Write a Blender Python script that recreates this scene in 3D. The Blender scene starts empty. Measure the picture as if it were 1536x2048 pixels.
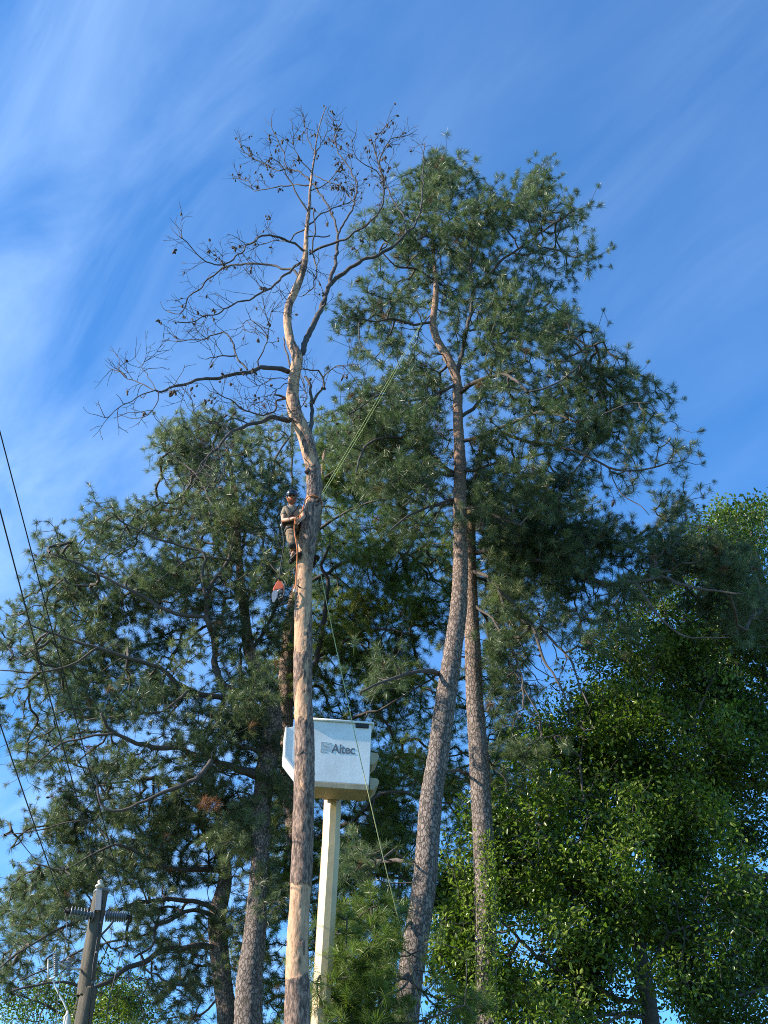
import bpy, bmesh, math, random
import numpy as np
from mathutils import Vector, noise, Matrix

# ------------------------------------------------------------------ camera, sky, sun
sc = bpy.context.scene
COL = sc.collection
F_PX, PITCH, EYE = 2300.0, math.radians(37.5), 1.6
SUN_EL, SUN_AZ = math.radians(30), math.radians(-104)   # azimuth measured from +Y (view direction), negative = left

cam = bpy.data.cameras.new("camera")
cam.sensor_fit = 'VERTICAL'; cam.sensor_height = 24.0
cam.lens = 24.0 * F_PX / 2048.0
cam.clip_start = 0.1; cam.clip_end = 5000
co = bpy.data.objects.new("camera", cam); COL.objects.link(co)
co.location = (0, 0, EYE)
co.rotation_euler = (math.pi / 2 + PITCH, 0, 0)
sc.camera = co

def vmath(nt, op, a=None, b=None):
    n = nt.nodes.new('ShaderNodeMath'); n.operation = op
    for i, v in enumerate((a, b)):
        if v is None: continue
        if hasattr(v, 'is_linked'): nt.links.new(v, n.inputs[i])
        else: n.inputs[i].default_value = v
    return n.outputs[0]

world = bpy.data.worlds.new("World"); sc.world = world; world.use_nodes = True
nt = world.node_tree; nt.nodes.clear()
out = nt.nodes.new('ShaderNodeOutputWorld'); bg = nt.nodes.new('ShaderNodeBackground')
sky = nt.nodes.new('ShaderNodeTexSky'); sky.sky_type = 'NISHITA'; sky.sun_disc = False
sky.sun_elevation = SUN_EL; sky.sun_rotation = SUN_AZ
sky.air_density = 0.9; sky.dust_density = 0.1; sky.ozone_density = 3.2
bg.inputs['Strength'].default_value = 0.12
# thin cirrus: streaks on a high flat layer, found from the direction looked in
tc = nt.nodes.new('ShaderNodeTexCoord')
sep = nt.nodes.new('ShaderNodeSeparateXYZ'); nt.links.new(tc.outputs['Generated'], sep.inputs[0])
zz = vmath(nt, 'ADD', vmath(nt, 'MAXIMUM', sep.outputs[2], 0.02), 0.12)
cx = vmath(nt, 'DIVIDE', sep.outputs[0], zz); cy = vmath(nt, 'DIVIDE', sep.outputs[1], zz)
WIND = math.radians(-51)
along = vmath(nt, 'ADD', vmath(nt, 'MULTIPLY', cx, math.cos(WIND)), vmath(nt, 'MULTIPLY', cy, math.sin(WIND)))
across = vmath(nt, 'SUBTRACT', vmath(nt, 'MULTIPLY', cy, math.cos(WIND)), vmath(nt, 'MULTIPLY', cx, math.sin(WIND)))
comb = nt.nodes.new('ShaderNodeCombineXYZ'); nt.links.new(along, comb.inputs[0]); nt.links.new(across, comb.inputs[1])
def cloud_noise(rot, scl, nscale, detail, rough, dist, off):
    m = nt.nodes.new('ShaderNodeMapping'); m.inputs['Rotation'].default_value = (0, 0, math.radians(rot))
    m.inputs['Scale'].default_value = scl; m.inputs['Location'].default_value = off
    nt.links.new(comb.outputs[0], m.inputs[0])
    n = nt.nodes.new('ShaderNodeTexNoise'); n.inputs['Scale'].default_value = nscale
    n.inputs['Detail'].default_value = detail; n.inputs['Roughness'].default_value = rough
    n.inputs['Distortion'].default_value = dist
    nt.links.new(m.outputs[0], n.inputs['Vector'])
    return n.outputs['Fac']
def ramp(nt_, sock, stops):
    r = nt_.nodes.new('ShaderNodeValToRGB')
    while len(r.color_ramp.elements) < len(stops): r.color_ramp.elements.new(0.5)
    for e, (p, c) in zip(r.color_ramp.elements, stops):
        e.position = p; e.color = (c if isinstance(c, tuple) else (c, c, c)) + (1,)
    nt_.links.new(sock, r.inputs[0]); return r.outputs[0]
streak = ramp(nt, cloud_noise(0, (1.5, 4.2, 1), 2.0, 8, 0.58, 0.5, (2.3, 0.6, 0)), [(0.30, 0.0), (0.76, 1.0)])
patch = ramp(nt, cloud_noise(0, (1.2, 2.6, 1), 1.3, 4, 0.5, 0.2, (4.1, 2.7, 0)), [(0.36, 0.35), (0.64, 1.0)])
side = nt.nodes.new('ShaderNodeMapRange'); side.inputs['From Min'].default_value = 0.15; side.inputs['From Max'].default_value = -0.35
side.inputs['To Min'].default_value = 0.22; side.inputs['To Max'].default_value = 1.0
nt.links.new(cx, side.inputs['Value'])
cl = vmath(nt, 'MULTIPLY', vmath(nt, 'MULTIPLY', streak, patch), vmath(nt, 'MULTIPLY', side.outputs[0], 0.44))
tintn = nt.nodes.new('ShaderNodeMix'); tintn.data_type = 'RGBA'; tintn.blend_type = 'MULTIPLY'
tintn.inputs[0].default_value = 1.0; tintn.inputs[7].default_value = (0.54, 1.06, 1.42, 1)
nt.links.new(sky.outputs[0], tintn.inputs[6])
mixc = nt.nodes.new('ShaderNodeMix'); mixc.data_type = 'RGBA'
nt.links.new(cl, mixc.inputs[0]); nt.links.new(tintn.outputs[2], mixc.inputs[6])
mixc.inputs[7].default_value = (4.4, 5.9, 7.6, 1)
nt.links.new(mixc.outputs[2], bg.inputs['Color']); nt.links.new(bg.outputs[0], out.inputs[0])

sl = bpy.data.lights.new("sun", 'SUN'); sl.energy = 5.0; sl.angle = math.radians(0.5); sl.color = (1.0, 0.90, 0.76)
so = bpy.data.objects.new("sun", sl); COL.objects.link(so)
sdir = Vector((math.sin(SUN_AZ) * math.cos(SUN_EL), math.cos(SUN_AZ) * math.cos(SUN_EL), math.sin(SUN_EL)))
so.rotation_euler = sdir.to_track_quat('Z', 'Y').to_euler(); so.location = (-20, 0, 30)
sc.view_settings.view_transform = 'Standard'; sc.view_settings.look = 'None'
sc.view_settings.exposure = 1.06; sc.view_settings.gamma = 1.0
sc.cycles.filter_width = 1.0; sc.cycles.use_denoising = False
sc.cycles.max_bounces = 6; sc.cycles.diffuse_bounces = 3; sc.cycles.glossy_bounces = 2
sc.cycles.transmission_bounces = 3; sc.cycles.transparent_max_bounces = 4

# ------------------------------------------------------------------ helpers
CP, SP = math.cos(PITCH), math.sin(PITCH)
def P(px, py, Y):
    """world point seen at photo pixel (px, py) standing Y metres ahead"""
    u = (px - 768.0) / F_PX; v = (1024.0 - py) / F_PX
    dy = CP - v * SP; dz = SP + v * CP; t = Y / dy
    return Vector((u * t, Y, EYE + dz * t))
def ppm(py, Y):
    v = (1024.0 - py) / F_PX
    return F_PX * (CP - v * SP) / Y
def proj(p):
    x, y, z = p[0], p[1], p[2] - EYE
    d = y * CP + z * SP; up = -y * SP + z * CP
    return 768 + F_PX * x / d, 1024 - F_PX * up / d

def tag(o, label=None, cat=None, group=None, kind=None):
    if label: o['label'] = label
    if cat: o['category'] = cat
    if group: o['group'] = group
    if kind: o['kind'] = kind
    return o
def empty(name, loc, label, cat, group=None):
    o = bpy.data.objects.new(name, None); COL.objects.link(o); o.location = loc
    return tag(o, label, cat, group)
def origin(par):
    v = Vector((0, 0, 0))
    while par is not None: v += par.location; par = par.parent
    return v
def link(name, me, mat, parent=None, loc=None):
    o = bpy.data.objects.new(name, me); COL.objects.link(o)
    if mat is not None and not me.materials: me.materials.append(mat)
    if parent is not None: o.parent = parent
    return o

class MB:
    """collects world-space geometry; build() makes ONE mesh object"""
    def __init__(s): s.v = []; s.f = []; s.sm = []
    def add(s, verts, faces, smooth=True):
        b = len(s.v); s.v.extend([tuple(q) for q in verts]); s.f.extend([tuple(i + b for i in f) for f in faces]); s.sm.extend([smooth] * len(faces))
    def tube(s, pts, rad, k=8, cap=True):
        n = len(pts)
        if n < 2: return
        pts = [Vector(q) for q in pts]
        ref = Vector((0.31, 0.87, 0.2)).normalized(); vs = []
        for i, q in enumerate(pts):
            t = (pts[min(i + 1, n - 1)] - pts[max(i - 1, 0)])
            if t.length < 1e-9: t = Vector((0, 0, 1))
            t.normalize()
            a = ref - t * ref.dot(t)
            if a.length < 1e-3: a = t.orthogonal()
            a.normalize(); ref = a; b = t.cross(a)
            r = rad[i] if hasattr(rad, '__len__') else rad
            for j in range(k):
                an = 2 * math.pi * j / k
                vs.append(q + (a * math.cos(an) + b * math.sin(an)) * r)
        fs = [(i * k + j, i * k + (j + 1) % k, (i + 1) * k + (j + 1) % k, (i + 1) * k + j) for i in range(n - 1) for j in range(k)]
        if cap: fs.append(tuple(range(k - 1, -1, -1))); fs.append(tuple((n - 1) * k + j for j in range(k)))
        s.add(vs, fs)
    def box(s, c, ax, ay, az, bevel=0.0):
        """box: centre c, half-extent vectors ax, ay, az"""
        bm = bmesh.new(); bmesh.ops.create_cube(bm, size=2)
        lx, ly, lz = ax.length, ay.length, az.length
        for v in bm.verts: v.co = Vector((v.co.x * lx, v.co.y * ly, v.co.z * lz))
        if bevel > 0: bmesh.ops.bevel(bm, geom=bm.edges[:], offset=bevel, segments=2, affect='EDGES', profile=0.6)
        M = (ax.normalized(), ay.normalized(), az.normalized())
        s.add([c + M[0] * v.co.x + M[1] * v.co.y + M[2] * v.co.z for v in bm.verts], [[v.index for v in f.verts] for f in bm.faces], False)
        bm.free()
    def prism(s, poly, off, bevel=0.0):
        """poly: world points in one plane, extruded by off"""
        n = len(poly); bm = bmesh.new()
        a = [bm.verts.new(q) for q in poly]; b = [bm.verts.new(q + off) for q in poly]
        bm.faces.new(a[::-1]); bm.faces.new(b)
        for i in range(n): bm.faces.new((a[i], a[(i + 1) % n], b[(i + 1) % n], b[i]))
        bmesh.ops.recalc_face_normals(bm, faces=bm.faces[:])
        if bevel > 0: bmesh.ops.bevel(bm, geom=bm.edges[:], offset=bevel, segments=2, affect='EDGES', profile=0.6)
        bm.verts.index_update()
        s.add([v.co.copy() for v in bm.verts], [[v.index for v in f.verts] for f in bm.faces], False); bm.free()
    def lathe(s, p0, p1, prof, k=20):
        """prof: (fraction along p0->p1, radius)"""
        d = (p1 - p0); L = d.length; t = d.normalized(); a = t.orthogonal().normalized(); b = t.cross(a); vs = []
        for f, r in prof:
            for j in range(k):
                an = 2 * math.pi * j / k
                vs.append(p0 + d * f + (a * math.cos(an) + b * math.sin(an)) * r)
        n = len(prof)
        fs = [(i * k + j, i * k + (j + 1) % k, (i + 1) * k + (j + 1) % k, (i + 1) * k + j) for i in range(n - 1) for j in range(k)]
        fs.append(tuple(range(k - 1, -1, -1))); fs.append(tuple((n - 1) * k + j for j in range(k)))
        s.add(vs, fs)
    def build(s, name, mat, parent=None, base=None):
        og = origin(parent) if parent is not None else Vector(base or (0, 0, 0))
        me = bpy.data.meshes.new(name)
        me.from_pydata([(x - og.x, y - og.y, z - og.z) for x, y, z in s.v], [], s.f)
        me.polygons.foreach_set('use_smooth', s.sm); me.update()
        o = link(name, me, mat, parent)
        if parent is None: o.location = og
        return o

def fast_mesh(name, V, Fq, k, mat, parent, tint=None):
    """V (n,3) array; Fq (m,k) faces all with k corners"""
    og = origin(parent); me = bpy.data.meshes.new(name)
    V = (V - np.array(og)).astype(np.float32); m = len(Fq)
    me.vertices.add(len(V)); me.vertices.foreach_set('co', V.ravel())
    me.loops.add(m * k); me.loops.foreach_set('vertex_index', Fq.astype(np.int32).ravel())
    me.polygons.add(m); me.polygons.foreach_set('loop_start', np.arange(0, m * k, k, dtype=np.int32))
    me.update(calc_edges=True); me.validate()
    if tint is not None:
        at = me.attributes.new('tint', 'FLOAT', 'FACE'); at.data.foreach_set('value', tint.astype(np.float32))
    return link(name, me, mat, parent)

# ------------------------------------------------------------------ materials
def new_mat(name):
    m = bpy.data.materials.new(name); m.use_nodes = True; n = m.node_tree
    return m, n, n.nodes['Principled BSDF']
def tex_coord(n, scale=(1, 1, 1), kind='Object'):
    t = n.nodes.new('ShaderNodeTexCoord'); mp = n.nodes.new('ShaderNodeMapping'); mp.inputs['Scale'].default_value = scale
    n.links.new(t.outputs[kind], mp.inputs[0]); return mp.outputs[0]
def noise_n(n, vec, scale, detail=4, rough=0.55, dist=0.0):
    q = n.nodes.new('ShaderNodeTexNoise'); q.inputs['Scale'].default_value = scale; q.inputs['Detail'].default_value = detail
    q.inputs['Roughness'].default_value = rough; q.inputs['Distortion'].default_value = dist
    n.links.new(vec, q.inputs['Vector']); return q.outputs['Fac']
def mixrgb(n, f, a, b, mode='MIX'):
    q = n.nodes.new('ShaderNodeMix'); q.data_type = 'RGBA'; q.blend_type = mode
    for i, v in ((0, f), (6, a), (7, b)):
        if hasattr(v, 'is_linked'): n.links.new(v, q.inputs[i])
        elif i == 0: q.inputs[0].default_value = v
        else: q.inputs[i].default_value = tuple(v) + (1,)
    return q.outputs[2]
def bump(n, p, h, strength, dist):
    b = n.nodes.new('ShaderNodeBump'); b.inputs['Strength'].default_value = strength; b.inputs['Distance'].default_value = dist
    n.links.new(h, b.inputs['Height']); n.links.new(b.outputs[0], p.inputs['Normal'])
def paint(name, col, rough=0.5, dirt=None, dirt_amt=0.3, scale=6, metal=0.0, bmp=0.0, stretch=(1, 1, 1), specks=0):
    m, n, p = new_mat(name); v = tex_coord(n, stretch)
    f = ramp(n, noise_n(n, v, scale, 6, 0.65), [(0.35, 0.0), (0.75, 1.0)])
    d = dirt or tuple(c * 0.6 for c in col)
    n.links.new(mixrgb(n, vmath(n, 'MULTIPLY', f, dirt_amt), col, d), p.inputs['Base Color'])
    p.inputs['Roughness'].default_value = rough; p.inputs['Metallic'].default_value = metal
    if bmp: bump(n, p, noise_n(n, v, scale * 6, 4), 0.5, bmp)
    if specks:
        l0 = p.inputs['Base Color'].links[0].from_socket
        sp = ramp(n, noise_n(n, tex_coord(n, (1, 1, 1)), 26, 3, 0.6), [(0.66, 0.0), (0.72, specks)])
        ru = ramp(n, noise_n(n, tex_coord(n, (9, 9, 0.9)), 2.0, 5, 0.6), [(0.56, 0.0), (0.70, specks * 0.5)])
        n.links.new(mixrgb(n, vmath(n, 'MAXIMUM', sp, ru), l0, tuple(c * 0.35 for c in col)), p.inputs['Base Color'])
    return m
def bark_mat(name, plate_a, plate_b, furrow, sc_=(16, 16, 8)):
    m, n, p = new_mat(name); v = tex_coord(n, sc_)
    wob = n.nodes.new('ShaderNodeMix'); wob.data_type = 'VECTOR'; wob.inputs[0].default_value = 0.12
    nz = n.nodes.new('ShaderNodeTexNoise'); nz.inputs['Scale'].default_value = 1.7; nz.inputs['Detail'].default_value = 4
    n.links.new(v, nz.inputs['Vector']); n.links.new(v, wob.inputs[4]); 
    ad = n.nodes.new('ShaderNodeVectorMath'); ad.operation = 'ADD'; n.links.new(v, ad.inputs[0]); n.links.new(nz.outputs['Color'], ad.inputs[1])
    vo = n.nodes.new('ShaderNodeTexVoronoi'); vo.feature = 'DISTANCE_TO_EDGE'; n.links.new(ad.outputs[0], vo.inputs['Vector']); vo.inputs['Scale'].default_value = 1.0
    vc = n.nodes.new('ShaderNodeTexVoronoi'); vc.feature = 'F1'; n.links.new(ad.outputs[0], vc.inputs['Vector']); vc.inputs['Scale'].default_value = 1.0
    edge = ramp(n, vo.outputs['Distance'], [(0.0, 0.1), (0.17, 1.0)])
    sx = n.nodes.new('ShaderNodeSeparateColor'); n.links.new(vc.outputs['Color'], sx.inputs[0])
    fine = noise_n(n, v, 5, 6, 0.7)
    pc = mixrgb(n, sx.outputs[0], plate_a, plate_b)
    pc = mixrgb(n, ramp(n, fine, [(0.3, 0.0), (0.7, 0.75)]), pc, tuple(c * 1.35 for c in plate_a))
    big = noise_n(n, tex_coord(n, (2.2, 2.2, 0.8)), 1.0, 5, 0.6)
    pc = mixrgb(n, ramp(n, big, [(0.45, 0.0), (0.65, 0.5)]), pc, (0.13, 0.105, 0.09))
    hz = n.nodes.new('ShaderNodeSeparateXYZ'); n.links.new(tex_coord(n), hz.inputs[0])
    hr = n.nodes.new('ShaderNodeMapRange'); hr.inputs['From Min'].default_value = 13.0; hr.inputs['From Max'].default_value = 20.0; n.links.new(hz.outputs[2], hr.inputs['Value'])
    pc = mixrgb(n, vmath(n, 'MULTIPLY', hr.outputs[0], 0.75), pc, (0.40, 0.235, 0.15))
    edge = vmath(n, 'MAXIMUM', edge, vmath(n, 'MULTIPLY', hr.outputs[0], 0.6))
    edge = vmath(n, 'MAXIMUM', edge, ramp(n, noise_n(n, v, 0.7, 4, 0.6), [(0.52, 0.0), (0.66, 0.7)]))
    n.links.new(mixrgb(n, edge, furrow, pc), p.inputs['Base Color'])
    p.inputs['Roughness'].default_value = 0.9; p.inputs['Specular IOR Level'].default_value = 0.2
    h = vmath(n, 'ADD', edge, vmath(n, 'MULTIPLY', fine, 0.8)); bump(n, p, h, 0.9, 0.02)
    return m
def leaf_mat(name, c0, c1, c2, transl=0.3, rough=0.4, gloss=0.4, brown=None):
    m, n, p = new_mat(name)
    at = n.nodes.new('ShaderNodeAttribute'); at.attribute_name = 'tint'
    st = [(0.0, c0), (0.5, c1), (0.93, c2)] + ([(0.965, brown)] if brown else [])
    c = ramp(n, at.outputs['Fac'], st)
    n.links.new(c, p.inputs['Base Color']); p.inputs['Roughness'].default_value = rough; p.inputs['Specular IOR Level'].default_value = gloss
    tr = n.nodes.new('ShaderNodeBsdfTranslucent')
    n.links.new(mixrgb(n, 1.0, c, (1.25, 1.6, 1.05), 'MULTIPLY'), tr.inputs[0])
    mx = n.nodes.new('ShaderNodeMixShader'); mx.inputs[0].default_value = transl
    n.links.new(p.outputs[0], mx.inputs[1]); n.links.new(tr.outputs[0], mx.inputs[2])
    n.links.new(mx.outputs[0], n.nodes['Material Output'].inputs[0]); return m

M = {}
M['bark'] = bark_mat('pine_bark', (0.27, 0.21, 0.175), (0.15, 0.122, 0.105), (0.042, 0.033, 0.027))
M['limb'] = paint('limb_bark', (0.062, 0.048, 0.040), 0.9, (0.18, 0.15, 0.125), 0.4, 3.5, bmp=0.01)
M['limbd'] = paint('oak_limb_bark', (0.05, 0.043, 0.037), 0.9, (0.15, 0.14, 0.125), 0.5, 3.0, bmp=0.01)
M['twig'] = paint('dead_twig', (0.042, 0.032, 0.028), 0.85, (0.20, 0.165, 0.145), 0.45, 2.2, bmp=0.004)
M['cone'] = paint('pine_cone', (0.052, 0.034, 0.024), 0.8, (0.13, 0.09, 0.06), 0.6, 30)
M['needle_a'] = leaf_mat('needles_blue_green', (0.042, 0.066, 0.028), (0.092, 0.126, 0.050), (0.190, 0.208, 0.090), 0.3, 0.4, 0.5, (0.15, 0.075, 0.03))
M['needle_c'] = leaf_mat('needles_grey_green', (0.054, 0.076, 0.034), (0.112, 0.140, 0.060), (0.205, 0.220, 0.100), 0.3, 0.4, 0.5, (0.15, 0.075, 0.03))
M['needle_e'] = leaf_mat('needles_yellow_green', (0.052, 0.080, 0.014), (0.125, 0.160, 0.028), (0.240, 0.250, 0.055), 0.34, 0.4, 0.4, (0.15, 0.075, 0.03))
M['needle_n'] = leaf_mat('needles_fresh_green', (0.05, 0.082, 0.014), (0.105, 0.145, 0.024), (0.20, 0.23, 0.05), 0.38, 0.4, 0.4)
M['needle_dead'] = leaf_mat('needles_brown', (0.14, 0.05, 0.025), (0.24, 0.09, 0.04), (0.30, 0.14, 0.07), 0.2, 0.6, 0.2)
M['leaf_m'] = leaf_mat('holly_leaf', (0.036, 0.068, 0.008), (0.105, 0.160, 0.016), (0.27, 0.31, 0.06), 0.42, 0.3, 0.5)
M['leaf_r'] = leaf_mat('oak_leaf', (0.030, 0.056, 0.009), (0.075, 0.120, 0.016), (0.18, 0.22, 0.04), 0.4, 0.34, 0.5)

# dead trunk: bare pink-tan wood with bark scales where the mesh stands proud ('bark' attribute)
def dead_mat():
    m, n, p = new_mat('dead_pine_wood')
    v = tex_coord(n, (1, 1, 1)); vs = tex_coord(n, (12, 12, 3.2)); vf = tex_coord(n, (26, 26, 8))
    at = n.nodes.new('ShaderNodeAttribute'); at.attribute_name = 'bark'
    wood = mixrgb(n, ramp(n, noise_n(n, vs, 1.0, 6, 0.65), [(0.3, 0.0), (0.7, 1.0)]), (0.60, 0.37, 0.22), (0.38, 0.225, 0.135))
    wood = mixrgb(n, ramp(n, noise_n(n, vf, 1.3, 6, 0.7), [(0.52, 0.0), (0.62, 0.7)]), wood, (0.24, 0.12, 0.065))
    bark = mixrgb(n, ramp(n, noise_n(n, vf, 1.0, 6, 0.7), [(0.42, 0.0), (0.58, 1.0)]), (0.095, 0.064, 0.050), (0.34, 0.225, 0.165))
    vo = n.nodes.new('ShaderNodeTexVoronoi'); vo.feature = 'DISTANCE_TO_EDGE'; n.links.new(vs, vo.inputs['Vector']); vo.inputs['Scale'].default_value = 1.3
    rg = noise_n(n, vs, 1.5, 5, 0.75, 1.2)
    bark = mixrgb(n, ramp(n, rg, [(0.40, 0.85), (0.50, 0.0)]), bark, (0.05, 0.034, 0.028))
    bark = mixrgb(n, ramp(n, noise_n(n, vs, 0.8, 5, 0.7), [(0.60, 0.0), (0.66, 0.7)]), bark, (0.42, 0.26, 0.17))
    ed = vmath(n, 'ADD', at.outputs['Fac'], vmath(n, 'MULTIPLY', vmath(n, 'SUBTRACT', noise_n(n, vf, 1.6, 5, 0.7), 0.5), 0.9))
    f = ramp(n, ed, [(0.44, 0.0), (0.56, 1.0)])
    n.links.new(mixrgb(n, f, wood, bark), p.inputs['Base Color'])
    p.inputs['Roughness'].default_value = 0.85; p.inputs['Specular IOR Level'].default_value = 0.25
    crack = ramp(n, noise_n(n, tex_coord(n, (30, 30, 1.6)), 1.0, 5, 0.6, 0.3), [(0.34, 1.0), (0.40, 0.0)])
    l0 = p.inputs['Base Color'].links[0].from_socket
    n.links.new(mixrgb(n, vmath(n, 'MULTIPLY', crack, 0.7), l0, (0.07, 0.045, 0.03)), p.inputs['Base Color'])
    h = vmath(n, 'ADD', vmath(n, 'MULTIPLY', vmath(n, 'ADD', f, rg), 0.6), vmath(n, 'MULTIPLY', noise_n(n, vf, 1.4, 6, 0.7), 0.8)); bump(n, p, h, 0.8, 0.018)
    return m
M['dead'] = dead_mat()

# ------------------------------------------------------------------ ground (below the frame)
def ground():
    me = bpy.data.meshes.new('ground'); bm = bmesh.new()
    bmesh.ops.create_grid(bm, x_segments=40, y_segments=40, size=600)
    for v in bm.verts:
        d = math.hypot(v.co.x, v.co.y - 20)
        if d > 60: v.co.z = 0.6 * noise.noise(v.co * 0.01)
    bm.to_mesh(me); bm.free()
    m = paint('grass_ground', (0.06, 0.085, 0.03), 0.95, (0.10, 0.08, 0.05), 0.7, 0.8)
    o = link('ground', me, m); tag(o, kind='structure')
ground()

# ------------------------------------------------------------------ tree machinery
def smooth_path(pts, step):
    """Catmull-Rom through pts = [(Vector, radius)], resampled about every step"""
    n = len(pts); res = []
    for i in range(n - 1):
        p0, p1, p2, p3 = pts[max(i - 1, 0)], pts[i], pts[i + 1], pts[min(i + 2, n - 1)]
        m = max(1, int((p2[0] - p1[0]).length / step))
        for j in range(m):
            t = j / m; a, b, c, d = p0[0], p1[0], p2[0], p3[0]
            q = 0.5 * ((2 * b) + (c - a) * t + (2 * a - 5 * b + 4 * c - d) * t * t + (3 * b - a - 3 * c + d) * t ** 3)
            res.append((q, p1[1] + (p2[1] - p1[1]) * t))
    res.append(pts[-1]); return res
def px_path(pp, Y0, Y1=None, w0=None, w1=None):
    """traced points [(px,py[,w])] -> [(Vector, radius)], distance easing from Y0 to Y1"""
    n = len(pp); Y1 = Y0 if Y1 is None else Y1; r = []
    for i, q in enumerate(pp):
        f = i / (n - 1); Y = Y0 + (Y1 - Y0) * f
        w = q[2] if len(q) > 2 else w0 + (w1 - w0) * f
        r.append((P(q[0], q[1], Y), max(0.004, 0.5 * w / ppm(q[1], Y))))
    return r
def to_ground(path):
    q, r = path[0]; d = (path[0][0] - path[1][0]).normalized()
    k = q.z / max(0.2, -d.z) if d.z < 0 else q.z
    b = q + d * k * 0.5; g = Vector((b.x + d.x * k * 0.2, b.y, -0.15)); b.z = q.z * 0.45
    return [(g, r * 1.45), (b, r * 1.12)] + path
def trunk_mesh(name, path, mat, parent, seg=28, step=0.045, plate=0.015, dead=False, sd=0.0):
    ps = smooth_path(path, step); n = len(ps); V = []; A = []
    ref = Vector((0, -1, 0)); fq = 3.1
    for i, (q, r) in enumerate(ps):
        t = (ps[min(i + 2, n - 1)][0] - ps[max(i - 2, 0)][0]).normalized()
        a = (ref - t * ref.dot(t)).normalized(); b = t.cross(a)
        for j in range(seg):
            an = 2 * math.pi * j / seg; d = a * math.cos(an) + b * math.sin(an)
            s = q + d * r
            if dead:
                z = q.z; zz = Vector((s.x * 5 + sd, s.y * 5, s.z * 1.5))
                m = 0.5 + 0.9 * noise.noise(zz) + 0.35 * noise.noise(zz * 3.1)
                m += DEADBIAS(z) + 0.26 * d.x + 0.05
                k = 1.0 if m > 0.5 else 0.0
                dr = k * min(0.014, r * 0.09) + 0.004 * noise.noise(Vector((s.x * 14, s.y * 14, s.z * 5))) + 0.006 * noise.noise(Vector((s.x * 30, s.y * 30, s.z * 14)))
                A.append(m)
            else:
                c = Vector((s.x * 9, s.y * 9, s.z * 4.5 + sd))
                dd = noise.voronoi(c * (1.0 + 0.25 * noise.noise(s * 0.8)))[0]
                dr = min(plate, r * 0.1) * min(1.0, (dd[1] - dd[0]) * 3.2) + 0.3 * plate * noise.noise(s * 5)
            lump = 0.05 * r * noise.noise(Vector((s.x * 1.5, s.y * 1.5, s.z * 1.1)))
            V.append(q + d * (r + dr + lump))
    mb = MB()
    fs = [(i * seg + j, i * seg + (j + 1) % seg, (i + 1) * seg + (j + 1) % seg, (i + 1) * seg + j) for i in range(n - 1) for j in range(seg)]
    fs.append(tuple((n - 1) * seg + j for j in range(seg)))
    mb.add(V, fs, True)
    o = mb.build(name, mat, parent)
    if dead:
        at = o.data.attributes.new('bark', 'FLOAT', 'POINT'); at.data.foreach_set('value', A)
    return o

def needles(name, tips, mat, parent, rng, per=52, length=0.19, width=0.0075, hue=0.5):
    """tips: (pos, dir, tint); one slim blade per needle"""
    N = len(tips); pos = np.array([t[0] for t in tips]); ax = np.array([t[1] for t in tips]); tn = np.array([t[2] for t in tips])
    ax /= np.linalg.norm(ax, axis=1)[:, None] + 1e-9
    size = rng.uniform(0.6, 1.25, N); opn = rng.uniform(55, 100, N); brn = rng.uniform(size=N) < 0.015; droop = rng.uniform(0.0, 0.3, N)
    pos = np.repeat(pos, per, 0); ax = np.repeat(ax, per, 0); size = np.repeat(size, per); tn = np.repeat(tn, per); opn = np.repeat(opn, per); brn = np.repeat(brn, per); droop = np.repeat(droop, per)
    m = len(pos); rnd = rng.normal(size=(m, 3)); rnd -= ax * (rnd * ax).sum(1)[:, None]; rnd /= np.linalg.norm(rnd, axis=1)[:, None] + 1e-9
    th = np.radians(5 + (opn - 5) * rng.uniform(0, 1, m)); back = rng.uniform(0, 1, m) ** 1.3
    d = ax * np.cos(th)[:, None] + rnd * np.sin(th)[:, None]
    L = length * size * rng.uniform(0.7, 1.1, m)
    st = pos - ax * (back * 0.13 * size)[:, None]
    tip = st + d * L[:, None]; tip[:, 2] -= L * droop
    side = np.cross(d, rng.normal(size=(m, 3))); side /= np.linalg.norm(side, axis=1)[:, None] + 1e-9
    mid = st + d * (L * 0.45)[:, None]; w = width * 0.5
    V = np.empty((m, 4, 3)); V[:, 0] = st; V[:, 1] = mid + side * w; V[:, 2] = tip; V[:, 3] = mid - side * w
    Fq = np.arange(m * 4).reshape(m, 4)
    t = np.where(brn, 1.0, np.clip(tn + rng.normal(0, 0.09, m), 0, 0.93))
    return fast_mesh(name, V.reshape(-1, 3), Fq, 4, mat, parent, t)

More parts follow.
